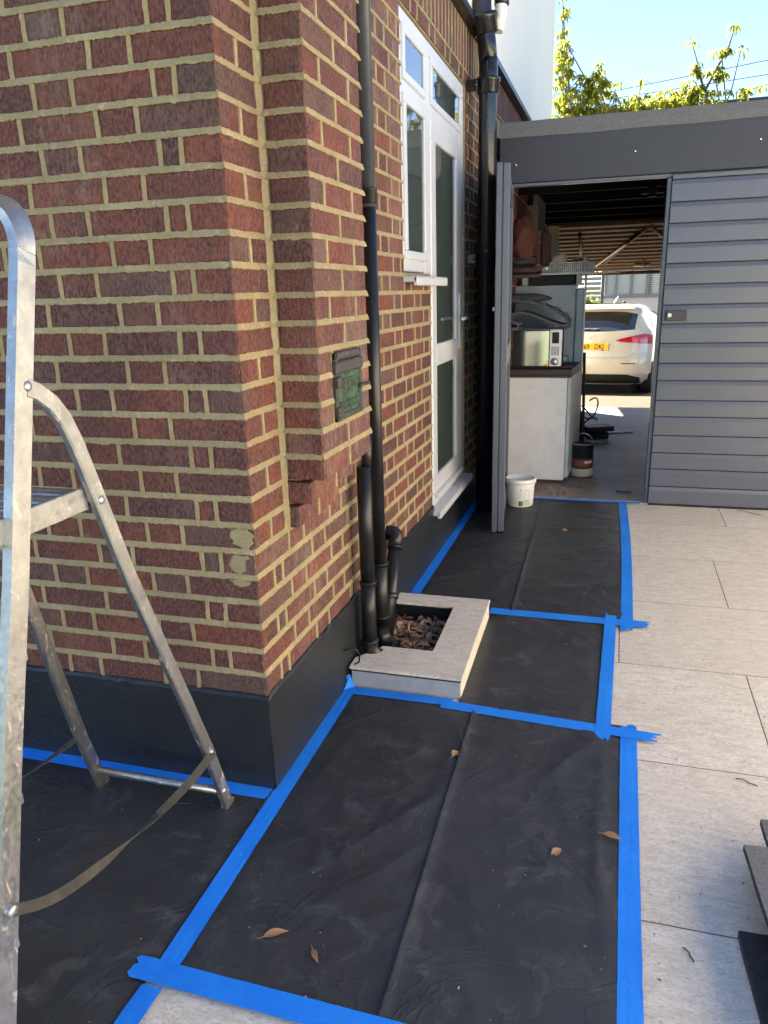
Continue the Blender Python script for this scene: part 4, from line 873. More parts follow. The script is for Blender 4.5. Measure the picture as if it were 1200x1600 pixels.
# folded shaggy rug
prof = [(.16, 1.345), (.26, 1.352), (.36, 1.345), (.46, 1.32), (.55, 1.28), (.62, 1.235), (.648, 1.20), (.64, 1.18), (.60, 1.178), (.54, 1.195), (.46, 1.225), (.38, 1.258), (.31, 1.275), (.25, 1.265), (.225, 1.235), (.245, 1.20), (.285, 1.185), (.29, 1.165), (.25, 1.160), (.19, 1.165), (.15, 1.20)]
vs = []; ny = 12; m = MB(); pile = MB()
for j in range(ny + 1):
    yq = 3.93 + .30 * j / ny
    for i, (x, z) in enumerate(prof):
        tx, tz = prof[min(i + 1, len(prof) - 1)][0] - prof[max(i - 1, 0)][0], prof[min(i + 1, len(prof) - 1)][1] - prof[max(i - 1, 0)][1]; l = math.hypot(tx, tz); nx_, nz_ = -tz / l, tx / l
        w = .004 * noise.noise((x * 30, yq * 20, 1))
        vs += [(x + nx_ * (.011 + w), yq, z + nz_ * (.011 + w)), (x - nx_ * (.006), yq, z - nz_ * (.006))]
        for q in range(9):
            a, b = rnd(-.02, .02), rnd(-.012, .012); L = rnd(.012, .028); bx, bz, by = x + nx_ * .009 + a * tx / l, z + nz_ * .009 + a * tz / l, yq + b - (0.006 if j == 0 else 0)
            ex, ez, ey = bx + nx_ * L + rnd(-.01, .01), bz + nz_ * L + rnd(-.012, .006), by + rnd(-.012, .008); pile.add([(bx - .0012, by, bz), (bx + .0012, by, bz), (ex, ey, ez)], [(0, 1, 2)])
K = len(prof) * 2
fs = [(j * K + 2 * i, j * K + 2 * i + 2, (j + 1) * K + 2 * i + 2, (j + 1) * K + 2 * i) for j in range(ny) for i in range(len(prof) - 1)] + [(j * K + 2 * i + 1, (j + 1) * K + 2 * i + 1, (j + 1) * K + 2 * i + 3, j * K + 2 * i + 3) for j in range(ny) for i in range(len(prof) - 1)]
fs += [(j + 2 * i, j + 2 * i + 1, j + 2 * i + 3, j + 2 * i + 2) for j in (0, ny * K) for i in range(len(prof) - 1)]
m.add(vs, fs, True); rg = thing('shaggy_rug', (.4, 4.05, 1.15), 'dark grey shaggy rug folded on top of the microwave', 'rug'); fixn(m.build('backing', MT['rug'], rg)); tag(pile.build('pile', MT['rug'], rg), kind='stuff')
m = MB(); pr2 = [(.15, 1.40), (.28, 1.395), (.40, 1.37), (.50, 1.345)]
def blob(mb, c, r, seed, n=14, sq=1.):
    vs = [(c[0], c[1], c[2] - r[2])]; 
    for i in range(1, n):
        a = math.pi * i / n
        for k in range(n * 2):
            b = math.pi * k / n; d = Vector((math.sin(a) * math.cos(b), math.sin(a) * math.sin(b), -math.cos(a))); q = 1 + .22 * noise.noise(d * 1.7 + Vector((seed, 0, 0))) + .12 * noise.noise(d * 4 + Vector((0, seed, 0))) + .07 * noise.noise(d * 9 + Vector((seed, seed, 0)))
            vs.append((c[0] + d.x * r[0] * q, c[1] + d.y * r[1] * q, c[2] + (abs(d.z) ** sq) * (1 if d.z > 0 else -1) * r[2] * q))
    vs.append((c[0], c[1], c[2] + r[2])); w = 2 * n; fs = [(0, 1 + (k + 1) % w, 1 + k) for k in range(w)] + [(1 + i * w + k, 1 + i * w + (k + 1) % w, 1 + (i + 1) * w + (k + 1) % w, 1 + (i + 1) * w + k) for i in range(n - 2) for k in range(w)]
    L = len(vs) - 1; fs += [(L, 1 + (n - 2) * w + k, 1 + (n - 2) * w + (k + 1) % w) for k in range(w)]; mb.add(vs, fs, True); return mb
tag(fixn(blob(MB(), (.30, 4.31, 1.37), (.19, .07, .035), 5).build('rug_offcut', MT['rug'], loc=(.3, 4.31, 1.33))), 'charcoal rug offcut bulging up behind the folded rug', 'rug')
tag(fixn(blob(MB(), (.60, 4.36, .90), (.05, .04, .035), 9).build('rag', MT['zinc'], loc=(.6, 4.36, .87))), 'crumpled grey rag beside the microwave', 'rag')
boxthing('maroon_strip', 'dark red strip lying on the fridge top by the microwave', 'strip', [('strip_body', 'maroon', (.61, .70, 3.93, 3.97, .868, .888), .003)], (.65, 3.95, .868))
bl = boxthing('shelf_board', 'pale shelf board raised on two blocks above the tall fridge', 'shelf', [('board', 'basket', (.40, .80, 4.42, 4.9, 1.538, 1.548), .002), ('board_end', 'wood', (.20, .40, 4.42, 4.9, 1.538, 1.5485), .002), ('block', 'zinc', (.255, .30, 4.5, 4.6, 1.462, 1.537), .002), ('block', 'zinc', (.675, .715, 4.5, 4.6, 1.462, 1.537), .002), ('dark_box', 'black', (.31, .67, 4.55, 4.9, 1.462, 1.536), .003)], (.5, 4.6, 1.46))
# grey latticed basket
bk = thing('plastic_basket', (.61, 4.55, 1.548), 'grey latticed plastic basket on the shelf above the tall fridge', 'basket'); bp = []
for i in range(40):
    a = 2 * math.pi * i / 40; ca, sa = math.cos(a), math.sin(a); bp.append((.605 + .20 * (abs(ca) ** .35) * (1 if ca > 0 else -1), 4.56 + .12 * (abs(sa) ** .35) * (1 if sa > 0 else -1)))
m = MB()
for r_ in range(6):
    z = 1.552 + .0145 * r_; m.tube([(x, yq, z) for x, yq in bp] + [(bp[0][0], bp[0][1], z)], .0022 if 0 < r_ < 5 else .004, 5)
Lb = [Vector((*p_, 0)) for p_ in bp]; acc = 0
for i in range(40):
    a, b = Lb[i], Lb[(i + 1) % 40]; k = max(1, int((b - a).length / .0145))
    for j in range(k): q = a + (b - a) * (j / k); m.tube([(q.x, q.y, 1.550), (q.x, q.y, 1.626)], .0026, 4)
fixn(m.build('lattice', MT['basket'], bk)); m = MB(); m.prism(bp, 1.549, 1.552); fixn(m.build('base', MT['basket'], bk))
tag(fixn(blob(MB(), (.53, 4.55, 1.635), (.075, .07, .065), 2).build('cloth_bundle', MT['beige'], loc=(.53, 4.55, 1.56))), 'off-white cloth bundle in the left half of the basket', 'cloth')
m = MB(); m.lathe((.70, 4.56, 1.56), [(.045, 0), (.055, .02), (.058, .10), (.052, .103), (.03, .105)], 18); tag(fixn(m.build('plastic_pot', MT['beige'], loc=(.7, 4.56, 1.56))), 'beige upturned pot in the right half of the basket', 'pot')
m = MB(); m.tube([(.60, 4.45, 1.63), (.66, 4.44, 1.637), (.72, 4.43, 1.645)], [.006, .008, .010], 8); tag(fixn(m.build('brush_handle', MT['maroon'], loc=(.6, 4.45, 1.63))), 'brown brush handle resting on the basket rim', 'brush')
tag(fixn(blob(MB(), (.30, 3.85, 1.76), (.11, .09, .15), 11, 26).build('orange_jacket', MT['orange'], loc=(.3, 3.85, 1.6))), 'bundled orange jacket piled inside the doorway on the left', 'jacket')
tag(fixn(blob(MB(), (.29, 3.88, 1.63), (.14, .10, .045), 3).build('folded_blanket', MT['black'], loc=(.3, 3.88, 1.58))), 'dark folded blanket under the orange jacket', 'blanket')
tag(fixn(blob(MB(), (.31, 3.88, 1.565), (.13, .10, .03), 8).build('folded_towel', MT['maroon'], loc=(.3, 3.88, 1.53))), 'maroon folded towel at the bottom of the cloth pile', 'towel')
boxthing('wall_shelf', 'dark bracket shelf carrying the orange jacket', 'shelf', [('board', 'wood', (.2, .44, 3.76, 4.0, 1.515, 1.533), .002), ('bracket', 'steel', (.2, .215, 3.85, 3.9, 1.40, 1.514), .002)], (.3, 3.88, 1.4))
boxthing('checked_bag', 'maroon checked bag hanging beside the orange jacket', 'bag', [('bag_body', 'maroon', (.40, .47, 4.35, 4.55, 1.60, 1.86), .02), ('bag_top', 'maroon', (.42, .45, 4.4, 4.5, 1.8605, 1.90), .008)], (.43, 4.45, 1.6))
boxthing('leaning_board', 'grey board leaning high against the garage wall', 'board', [('board_face', 'wood', (.35, .39, 4.2, 4.9, 1.86, 2.10), .003)], (.36, 4.5, 1.86))
boxthing('cardboard_box', 'tall beige box standing beyond the basket', 'box', [('box_body', 'beige', (.37, .46, 5.6, 5.75, 1.60, 1.98), .004)], (.41, 5.68, 1.6))
boxthing('storage_rack', 'dark rack post set against the garage wall behind the fridge', 'rack', [('post', 'black', (.33, .36, 5.5, 5.53, .003, 1.6), 0), ('rack_shelf', 'black', (.21, .5, 5.5, 5.9, 1.575, 1.598), 0)], (.35, 5.6, 0))
# white tub
tb = thing('plastic_tub', (.405, 3.225, .01), 'white lidded plastic tub with printed label standing by the open door leaf', 'tub'); tc_ = (.405, 3.225, .012)
m = MB(); m.lathe(tc_, [(.083, 0), (.088, .006), (.096, .15), (.098, .165)], 36); fixn(m.build('body', MT['white'], tb)); m = MB(); m.lathe(tc_, [(.100, .160), (.106, .163), (.106, .182), (.102, .190), (.094, .192), (.090, .186), (.01, .186)], 36); fixn(m.build('lid', MT['white'], tb))
def wrap(mb, a0, a1, z0, z1, rr=lambda z: .0886 + .0083 * (z / .165)):
    n = max(1, int(abs(a1 - a0) / .12)); vs = []
    for i in range(n + 1):
        a = a0 + (a1 - a0) * i / n
        for z in (z0, z1): vs.append((tc_[0] + (rr(z) + .0012) * math.sin(a), tc_[1] - (rr(z) + .0012) * math.cos(a), tc_[2] + z))
    mb.add(vs, [(2 * i, 2 * i + 2, 2 * i + 3, 2 * i + 1) for i in range(n)])
m = MB(); wrap(m, -.02, .30, .012, .046); m.build('green_mark', MT['green'], tb)
m = MB(); 
for i in range(11): wrap(m, -.95, -.30 - rnd(0, .2), .03 + .010 * i, .0315 + .010 * i)
for i in range(5): wrap(m, -.05, .25 - rnd(0, .1), .062 + .008 * i, .0635 + .008 * i)
for i in range(4): 
    for j in range(2): wrap(m, .40 + .12 * i, .45 + .12 * i, .02 + .02 * j, .032 + .02 * j)
for (a0, a1, z0, z1) in ((.45, .47, .07, .12), (.70, .72, .07, .12), (.45, .72, .12, .122), (.10, .14, .118, .13), (.17, .21, .118, .13)): wrap(m, a0, a1, z0, z1)
m.build('label_print', MT['greyink'], tb)
# old paint tin
tn = thing('paint_tin', (.79, 4.16, 0), 'black paint tin with rusty label band and wire handle on the garage floor', 'tin'); tc2 = (.79, 4.16, .003)
m = MB(); m.lathe(tc2, [(.080, 0), (.084, .004), (.084, .25), (.086, .255), (.086, .262), (.076, .262), (.074, .255)], 28); fixn(m.build('can', MT['pipe'], tn))
def band(nm, mat, z0, z1, r): m = MB(); m.lathe(tc2, [(.0842, z0), (r, z0 + .001), (r, z1 - .001), (.0842, z1)], 28); fixn(m.build(nm, MT[mat], tn))
band('cream_band', 'beige', .01, .075, .0852); band('label_band', 'rust', .085, .15, .0854); band('dark_band', 'black', .155, .165, .0853)
m = MB(); tc_ = (.79, 4.16, .003)
for i in range(6): wrap(m, .25 + .13 * i, .33 + .13 * i, .118, .138, lambda z: .0858)
m.build('label_print', MT['whiteink'], tn)
m = MB(); m.tube([(.79 + .088 * math.cos(a) , 4.16 - .02 * math.sin(a), .235 + .115 * math.sin(a)) for a in [math.pi * i / 16 for i in range(17)]], .003, 6); fixn(m.build('wire_handle', MT['steel'], tn))
# floor clutter
def bar(name, label, cat, a, b, w, h, mat, up=(0, 0, 1), grp=None):
    a, b = Vector(a), Vector(b); m = MB(); m.rect_sweep([a, (a + b) / 2, b], Vector(up).cross(b - a), w, h); return tag(fixn(m.build(name, MT[mat], loc=tuple(a))), label, cat, grp)
bar('dark_plank', 'dark narrow plank leaning upright against the tall fridge', 'plank', (.775, 5.15, .02), (.752, 5.08, .89), .025, .02, 'wood', (0, 1, 0))
bar('floor_plank', 'brown plank lying on the garage floor behind the tin', 'plank', (.78, 5.75, .10), (1.02, 5.85, .10), .18, .05, 'wood'); bar('floor_batten', 'lower dark plank beneath the brown plank', 'plank', (.80, 5.72, .04), (.98, 5.78, .04), .16, .06, 'black')
bar('metal_channel', 'short galvanised channel lying in front of the floor planks', 'channel', (.80, 5.50, .018), (1.0, 5.55, .018), .03, .03, 'steel'); bar('white_strip', 'thin white strip lying beyond the floor planks', 'strip', (1.0, 6.05, .01), (1.24, 6.15, .01), .05, .012, 'white')
m = MB(); m.tube([(.74 + .02 * math.cos(i * .5) * 0 + .10 * math.sin(i * .32) * .9 + .06, 6.4 + .25 * math.cos(i * .32), .25 - .006 * i + .06 * math.sin(i * .5)) for i in range(34)], .009, 7); tag(fixn(m.build('cable_coil', MT['pipe'], loc=(.8, 6.4, 0))), 'loops of black cable beside the leaning plank', 'cable')
tag(fixn(blob(MB(), (.72, 5.35, .16), (.06, .08, .16), 21).build('dark_sack', MT['maroon'], loc=(.72, 5.35, 0))), 'dark crumpled sack slumped behind the paint tin', 'sack')
m = MB()
for i in range(420):
    x = rnd(.42, .92); yq = rnd(3.50, 3.86) if x < .7 else rnd(3.52, 4.1)
    if random.random() < (x - .42) * 1.3 * (.3 + (3.9 - yq)): continue
    leaf_geo(m, (x, yq, .004 + rnd(0, .012)), rnd(.008, .035), rnd(.005, .016), rnd(0, 6.28), rnd(-.4, .4), rnd(-1, 1), rnd(-.5, .8), 2)
tag(m.build('floor_debris', MT['dead']), 'leaf crumbs and debris swept against the fridge base', 'debris', kind='stuff')
m = MB(); m.tube([(1.05, 3.72, .006), (1.10, 3.70, .008), (1.15, 3.71, .006)], .004, 6); tag(fixn(m.build('twig', MT['twig'], loc=(1.1, 3.7, 0))), 'small dark stick on the garage floor by the door post', 'twig', 'twigs')

# ================================================================== BEYOND THE GARAGE
m = MB(); m.add([(-3, 7.86, -.004), (9, 7.86, -.004), (9, 11, -.24), (-3, 11, -.24), (-3, 24, -.40), (9, 24, -.40)], [(0, 1, 2, 3), (3, 2, 5, 4)]); tag(m.build('driveway', MT['setts']), kind='structure')
# ---- car
CAR = thing('car', (.735, 10.55, -.225), 'warm white hatchback parked beyond the garage with its tail towards the camera', 'car'); CAR.rotation_euler = (rad(-1.2), 0, rad(-9))
LV = [(.17, .80, .22, 4.10), (.24, .86, .10, 4.22), (.34, .885, .03, 4.30), (.48, .895, .0, 4.33), (.60, .90, .015, 4.33), (.66, .898, .05, 4.31), (.78, .90, .075, 4.22), (.90, .895, .085, 4.0), (.97, .875, .10, 3.6), (1.01, .86, .115, 3.25), (1.10, .815, .20, 3.05), (1.20, .765, .30, 2.75), (1.29, .715, .38, 2.45), (1.335, .69, .30, 2.3), (1.36, .67, .26, 2.2), (1.395, .62, .40, 2.0), (1.42, .52, .62, 1.8), (1.43, .3, .9, 1.6)]
def lv(z):
    z = max(LV[0][0], min(LV[-1][0], z))
    for a, b in zip(LV, LV[1:]):
        if a[0] <= z <= b[0]:
            t = (z - a[0]) / (b[0] - a[0]); return [a[i] + (b[i] - a[i]) * t for i in range(4)]
EX = 3.2
def rear_y(x, z, off=0):
    _, w, yr, yf = lv(z); s_ = min(.9999, abs(x) / w); return yr + .75 * (1 - (1 - s_ ** EX) ** (1 / EX)) - off
def outline(z):
    _, w, yr, yf = lv(z); pts = []
    for i in range(15):
        a = math.pi / 2 * i / 14; pts.append((w * math.sin(a) ** (2 / EX), yr + .75 * (1 - math.cos(a) ** (2 / EX))))
    for i in range(1, 14): pts.append((w, yr + .75 + (yf - 1.0 - yr - .75) * i / 14))
    for i in range(10):
        a = math.pi / 2 * i / 9; pts.append((w * math.cos(a) ** (2 / EX), yf - 1.0 + 1.0 * math.sin(a) ** (2 / EX)))
    return pts + [(-x, yq) for x, yq in reversed(pts[1:-1])]
def cpart(name, mat, mb, smooth=True):
    o = bpy.data.objects.new(name, mb.mesh(name, MT[mat])); COL.objects.link(o); o.parent = CAR; WORLD[o.name] = org(CAR); return fixn(o)
zs = []; 
for a, b in zip(LV, LV[1:]):
    k = max(1, int((b[0] - a[0]) / .035)); zs += [a[0] + (b[0] - a[0]) * i / k for i in range(k)]
zs.append(LV[-1][0]); rows = [outline(z) for z in zs]; K = len(rows[0]); vs = [(x, yq, z) for r_, z in zip(rows, zs) for x, yq in r_]; fs = []
for i in range(len(zs) - 1):
    for k in range(K):
        f = (i * K + k, i * K + (k + 1) % K, (i + 1) * K + (k + 1) % K, (i + 1) * K + k); c = sum((Vector(vs[q]) for q in f), Vector()) / 4
        if abs(c.x) > .5 and any(math.hypot(c.y - wy, c.z - .315) < .36 for wy in (.80, 3.42)): continue
        fs.append(f)
fs += [tuple((len(zs) - 1) * K + k for k in range(K))]
m = MB(); m.add(vs, fs, True); cpart('body', 'carpaint', m)
def patch(name, mat, xs, zf, off, side=0):
    vs = []; nz = 8
    for x in xs:
        z0, z1 = zf(x)
        for j in range(nz + 1): z = z0 + (z1 - z0) * j / nz; vs.append((x, rear_y(x, z, off), z))
    m = MB(); m.add(vs, [(i * (nz + 1) + j, (i + 1) * (nz + 1) + j, (i + 1) * (nz + 1) + j + 1, i * (nz + 1) + j + 1) for i in range(len(xs) - 1) for j in range(nz)], True); return cpart(name, mat, m)
lin = lambda a, b, n: [a + (b - a) * i / n for i in range(n + 1)]
patch('rear_window', 'carglass', lin(-.62, .62, 24), lambda x: (1.0 + .03 * (x / .62) ** 2, 1.30 - .05 * (abs(x) / .62) ** 4), .008)
for s_ in (-1, 1):
    tl = lambda x: (.875 - .055 * (abs(x) - .36) / .5 - .02, .875 + .115 * ((abs(x) - .36) / .5) ** .8 - .012 - .05 * max(0, (abs(x) - .76) / .11))
    patch('tail_light', 'red', [s_ * q for q in lin(.365, .868, 14)], tl, .014)
    patch('bumper_reflector', 'amber', [s_ * q for q in lin(.47, .68, 6)], lambda x: (.505, .52), .006)
patch('lower_bumper', 'black', lin(-.74, .74, 24), lambda x: (.185, .345 - .06 * max(0, (abs(x) - .55) / .2)), .008)
patch('boot_shut_line', 'greyink', lin(-.64, .64, 20), lambda x: (.600 + .06 * max(0, (abs(x) - .5) / .14) ** 2, .606 + .06 * max(0, (abs(x) - .5) / .14) ** 2), .004)
m = MB(); py_ = rear_y(0, .77) - .014; m.box(-.262, .262, py_ - .008, py_, .715, .826, b=.002); plate = cpart('number_plate', 'yellow', m)
def text(txt, size, loc, rot, mat, parent, name, ext=.0015, sx=1):
    c = bpy.data.curves.new('t', 'FONT'); c.body = txt; c.size = size; c.extrude = ext; c.align_x = 'LEFT'; c.offset = size * .018
    o = bpy.data.objects.new('t', c); COL.objects.link(o); dg = bpy.context.evaluated_depsgraph_get(); me = bpy.data.meshes.new_from_object(o.evaluated_get(dg)); bpy.data.objects.remove(o)
    me.materials.clear(); me.materials.append(MT[mat]); q = bpy.data.objects.new(name, me); COL.objects.link(q); q.parent = parent; q.location = loc; q.rotation_euler = rot; q.scale = (sx, 1, 1); return q
text('69', .105, (-.115, py_ - .0085, .733), (rad(90), 0, 0), 'ink', plate, 'plate_lettering', sx=.85); text('DKJ', .105, (.045, py_ - .0085, .733), (rad(90), 0, 0), 'ink', plate, 'plate_lettering', sx=.85)
m = MB(); by_ = rear_y(0, .92) - .008; m.tube([(.042 * math.cos(a), by_, .918 + .042 * math.sin(a)) for a in [2 * math.pi * i / 24 for i in range(25)]], .004, 6)
for a in (90, 210, 330): m.tube([(0, by_, .918), (.040 * math.cos(rad(a)), by_, .918 + .040 * math.sin(rad(a)))], [.006, .002], 6)
cpart('badge', 'chrome', m)
m = MB(); m.tube([(-.02, rear_y(0, 1.0) - .02, 1.01), (.1, rear_y(0, 1.03) - .02, 1.035), (-.35, rear_y(.3, 1.05) - .02, 1.04)], .010, 6); cpart('rear_wiper', 'black', m)
m = MB(); m.box(-.60, .60, .24, .46, 1.335, 1.352, b=.006); cpart('roof_spoiler', 'carpaint', m)
m = MB(); m.lathe((.36, .75, 1.415), [(.035, 0), (.03, .02), (.015, .045), (.002, .05)], 10); cpart('roof_aerial', 'black', m)
for s_ in (-1, 1):                             # side glass
    vs = []; ys = lin(.72, 2.7, 20)
    for yq in ys:
        t = (yq - .72) / 1.98; z0 = .99 - .01 * t; z1 = 1.30 - .05 * (1 - t) ** 4 - .28 * max(0, (t - .55) / .45) ** 1.6; z1 = max(z0 + .01, z1 if t > .12 else z0 + (z1 - z0) * (.25 + t / .16))
        for j in range(5): z = z0 + (z1 - z0) * j / 4; vs.append((s_ * (lv(z)[1] + .006), yq, z))
    m = MB(); m.add(vs, [(i * 5 + j, i * 5 + 5 + j, i * 5 + 6 + j, i * 5 + 1 + j) for i in range(20) for j in range(4)]); cpart('side_window', 'carglass', m)
    for wy in (.80, 3.42):
        m = MB(); m.lathe((s_ * .785, wy, .315), [(.20, -.10), (.30, -.10), (.315, -.08), (.315, .08), (.30, .10), (.20, .10)], 32, 'X'); wh = cpart('wheel', 'rubber', m)
        m = MB(); m.lathe((s_ * .785, wy, .315), [(.02, -.095), (.06, -.09), (.205, -.085), (.205, .085), (.06, .09), (.02, .095)], 32, 'X'); o = cpart('rim', 'chrome', m); o.parent = wh
        m = MB(); m.lathe((s_ * .62, wy, .315), [(.01, -.05), (.36, -.05), (.36, .05), (.01, .05)], 24, 'X'); cpart('wheel_arch_liner', 'black', m)
m = MB(); m.box(-.70, .70, .35, 4.0, .17, .45); cpart('underbody', 'black', m)
# ---- house across the road
fh = thing('distant_house', (4, 20.5, -.4), 'pale rendered house with a wide grey window seen through the garage', 'house')
def fp(nm, mat, *bs, b=0., parent=fh):
    m = MB()
    for q in bs: m.box(*q, b=b)
    return fixn(m.build(nm, MT[mat], parent))
fp('wall', 'stucco2', (.9, 10, 20.5, 26, -.4, 1.19), (.9, 10, 20.5, 26, 2.5, 5.6), (6.5, 10, 20.5, 26, 1.19, 2.5), (.9, 6.5, 20.9, 26, 1.19, 2.5)); fp('roof', 'feltedge', (.6, 10.3, 20.2, 26.3, 5.6, 5.8)); fp('window_sill', 'winframe', (.9, 6.5, 20.42, 20.52, 1.15, 1.23))
xs_ = [.92, 1.20, 1.60, 2.02, 2.10, 2.75, 3.4, 4.0, 4.6, 5.2, 5.9, 6.48]
for a in xs_: fp('mullion', 'winframe', (a, a + .06, 20.52, 20.6, 1.232, 2.5))
for i, (a, b) in enumerate(zip(xs_, xs_[1:])): 
    w_ = fp('window', 'blind' if i < 3 else 'glass', (a + .062, b - .002, 20.60, 20.63, 1.232, 2.5))
    fp('blind', 'blind', *[(a + .064, b - .004, 20.575, 20.59, 1.25 + .06 * k, 1.285 + .06 * k) for k in range(20)], parent=w_)
m = MB(); m.tube([(.93, 20.3, .5), (1.3, 20.3, 1.22)], .025, 6); tag(fixn(m.build('handrail', MT['white'], loc=(1, 20.3, -.4))), 'thin white slanting handrail in front of the distant house', 'handrail')
fn = thing('slatted_fence', (.1, 19, -.4), 'grey slatted fence panel left of the distant house', 'fence')
for k in range(22): m = MB(); m.box(-2.2, .82, 19, 19.03, -.3 + .12 * k, -.3 + .12 * k + .085); fixn(m.build('slat', MT['winframe'], fn))
m = MB(); m.box(.825, .90, 18.98, 19.06, -.4, 2.45); fixn(m.build('post', MT['greyd'], fn))
def plant(name, label, cat, centre, r, n, mat, leafL=.09, base=None, stem=.03):
    t = thing(name, (centre[0], centre[1], base), label, cat); m = MB()
    for i in range(n):
        d = Vector((rnd(-1, 1), rnd(-1, 1), rnd(-1, 1)))
        if d.length > 1: continue
        d *= .75 + .25 * noise.noise(d * 3); p_ = Vector(centre) + Vector((d.x * r[0], d.y * r[1], d.z * r[2])); L = leafL * rnd(.7, 1.3)
        leaf_geo(m, p_, L, L * .45, rnd(0, 6.28), rnd(-.6, .9), rnd(-.8, .8), .4, 2)
    m.build('foliage', MT[mat], t); m = MB(); m.tube([(centre[0], centre[1], base), (centre[0], centre[1], centre[2])], stem, 6); m.build('stem', MT['bark'], t)
plant('garden_bush', 'rounded green bush beside the slatted fence', 'bush', (.60, 15.5, .55), (.38, .38, .98), 3000, 'bush', .11, -.35)
plant('garden_shrub', 'yellow-green shrub top hanging in front of the slatted fence', 'shrub', (.45, 18.2, 2.0), (.55, .4, .28), 700, 'leaf', .12, -.38)
# ---- cherry tree over the garage roof
tr = thing('cherry_tree', (2.75, 9.9, -.3), 'tree with drooping yellow-green leaves showing above the garage roof', 'tree')
m = MB(); m.tube([(2.75, 9.9, -.35), (2.72, 9.85, 1.2), (2.6, 9.7, 2.3), (2.4, 9.4, 2.9)], [.13, .105, .09, .07], 10); fixn(m.build('trunk', MT['bark'], tr))
crown, br = MB(), MB(); LEAFN = [0]
def cluster(p_, n=7, L=.12):
    p_ = Vector(p_); a0 = rnd(0, 6.28)
    for i in range(n):
        a = a0 + 6.28 * i / n + rnd(-.3, .3); leaf_geo(crown, p_ + Vector((0, 0, rnd(-.02, .02))), L * rnd(.75, 1.2), L * rnd(.26, .34), a, rnd(.35, 1.15), rnd(-.5, .5), rnd(.3, .8), 4)
def limb(pts, r0, r1): n = len(pts) - 1; br.tube(pts, [r0 + (r1 - r0) * i / n for i in range(n + 1)], 6, cap=False)
hub = Vector((2.4, 9.4, 2.9))
def spray(c, r, n, frm, nl=9, L=.095):
    n = int(n * 1.35)
    c = Vector(c); mid = (Vector(frm) + c) / 2 + Vector((0, 0, -.08)); limb([frm, mid, c - Vector((0, 0, r[2] * .6)), c], .012, .004)
    for i in range(n):
        while True:
            d = Vector((rnd(-1, 1), rnd(-1, 1), rnd(-1, 1)))
            if d.length <= 1: break
        q = c + Vector((d.x * r[0], d.y * r[1], d.z * r[2])); s0 = c.lerp(q, .45) - Vector((0, 0, .05)); limb([s0, (s0 + q) / 2 + Vector((0, 0, .015)), q], .004, .002); cluster(q, nl, L)
SP = [((.24, 8.75, 4.55), (.07, .2, .28), 8), ((.26, 8.7, 4.05), (.13, .25, .30), 16), ((.30, 8.7, 3.55), (.22, .3, .35), 34), ((.58, 8.7, 3.62), (.22, .3, .22), 26), ((.70, 8.7, 3.88), (.12, .2, .17), 16), ((.50, 8.7, 3.80), (.14, .2, .14), 8), ((1.0, 8.6, 3.48), (.3, .3, .16), 30), ((1.3, 8.6, 3.50), (.3, .3, .16), 34), ((1.6, 8.6, 3.50), (.28, .3, .18), 30), ((1.72, 8.6, 3.62), (.16, .2, .16), 16),
      ((.35, 8.9, 3.40), (.35, .3, .25), 40), ((.75, 8.9, 3.42), (.3, .3, .2), 34), ((1.15, 8.9, 3.40), (.35, .3, .2), 40), ((1.55, 8.9, 3.42), (.35, .3, .2), 40), ((.26, 8.9, 4.0), (.12, .2, .4), 18), ((.66, 8.9, 3.7), (.22, .2, .2), 18), ((1.78, 8.9, 3.58), (.2, .2, .2), 18), ((1.95, 8.6, 3.50), (.2, .25, .15), 12), ((1.82, 8.6, 3.86), (.08, .1, .14), 5), ((2.0, 8.6, 3.78), (.16, .1, .08), 6), ((2.05, 8.6, 3.98), (.10, .1, .05), 4), ((2.25, 8.6, 3.56), (.14, .1, .05), 5)]
for c, r, n in SP: spray(c, r, n, hub if c[0] > 1.2 else Vector((1.0, 8.9, 3.15)))
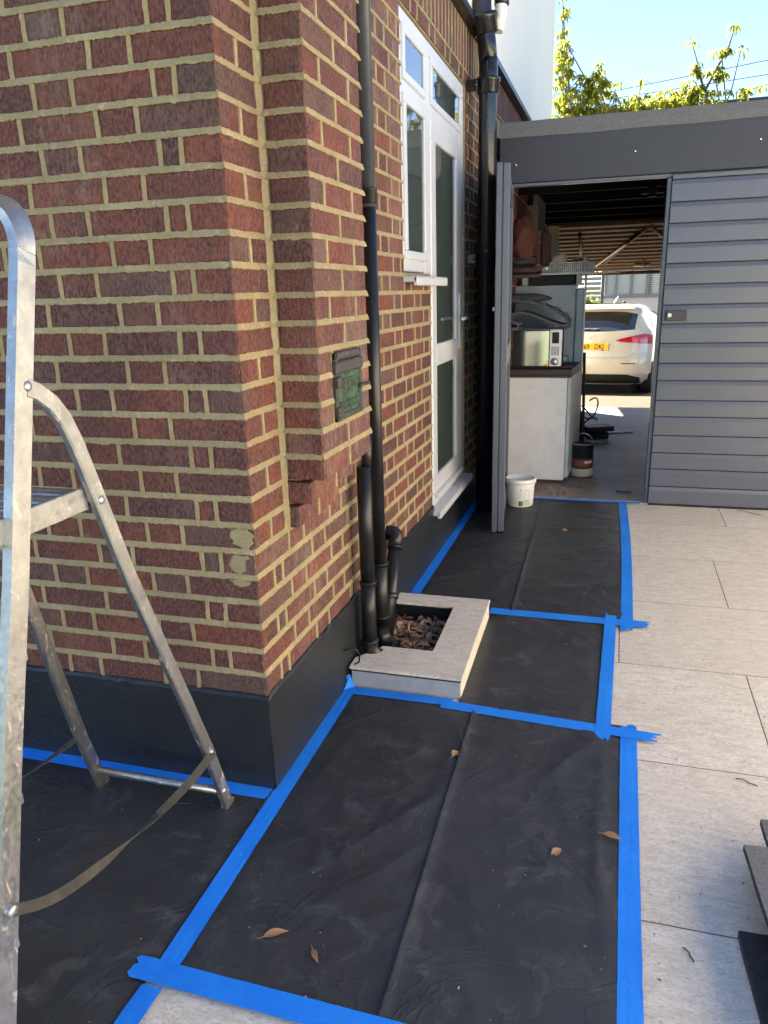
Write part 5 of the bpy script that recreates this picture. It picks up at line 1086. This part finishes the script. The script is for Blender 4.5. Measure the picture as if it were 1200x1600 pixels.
limb([hub, (1.7, 9.1, 3.05), (1.0, 8.9, 3.15), (.4, 8.75, 3.5), (.28, 8.75, 4.2), (.24, 8.75, 4.7)], .03, .005); limb([hub, (2.1, 8.9, 3.3), (1.9, 8.6, 3.6), (2.12, 8.6, 4.05), (2.16, 8.6, 4.22)], .03, .004); limb([(2.1, 8.9, 3.3), (2.2, 8.7, 3.6), (2.25, 8.6, 4.0)], .012, .004); limb([(1.9, 8.6, 3.6), (1.78, 8.6, 3.95), (1.72, 8.6, 4.12)], .008, .003); limb([(2.1, 8.9, 3.3), (2.4, 8.6, 3.58), (2.52, 8.6, 3.60)], .01, .003)
for q, n in (((2.16, 8.6, 4.24), 9), ((2.26, 8.6, 4.02), 7), ((1.72, 8.6, 4.13), 6), ((2.52, 8.6, 3.60), 8), ((2.40, 8.6, 3.60), 7), ((1.20, 8.6, 3.80), 9), ((.93, 8.6, 3.78), 6), ((.88, 8.6, 3.66), 7), ((2.08, 8.6, 3.98), 7), ((1.95, 8.6, 4.0), 7)): cluster(q, n)
limb([(1.16, 8.6, 3.5), (1.18, 8.6, 3.7), (1.20, 8.6, 3.80)], .006, .003); limb([(.8, 8.6, 3.5), (.88, 8.6, 3.66), (.93, 8.6, 3.78)], .006, .003)
crown.build('crown', MT['leaf'], tr); fixn(br.build('branches', MT['bark'], tr))
# ---- wires and the neighbour's flat roof
for lb, za, zc in (('upper overhead cable crossing the sky behind the tree', 4.25, 6.4), ('lower overhead cable crossing the sky behind the tree', 4.47, 5.75)):
    m = MB(); m.tube([(-8, 15, za), (3, 15, za + (zc - za) * .5 - .02), (14, 15, zc)], .007, 5); tag(m.build('overhead_cable', MT['pipe'], loc=(3, 15, 5)), lb, 'cable', 'overhead cables')
nb = thing('flat_roofed_outbuilding', (5, 13, -.4), 'flat felt roof of a neighbouring outbuilding rising behind the garage at the right', 'building')
m = MB(); m.box(2.6, 8, 12.2, 16, -.4, 3.98); fixn(m.build('wall', MT['stucco2'], nb)); m = MB(); m.box(2.36, 8.2, 12, 16.2, 3.985, 4.11, b=.01); fixn(m.build('roof', MT['felt'], nb))

bw = thing('bounce_wall', (3.75, 0, 0), 'unseen cream rendered wall added right of the frame to bounce light', 'wall')  # out-of-frame wall, added to bounce warm sunlight onto the side wall
m = MB(); m.box(3.75, 3.95, -6, 3.3, -.4, 2.3); fixn(m.build('wall_face', MT['render'], bw)); m = MB(); m.box(3.7, 4.0, -6, 3.32, 2.303, 2.36, b=.01); fixn(m.build('coping', MT['tile'], bw))
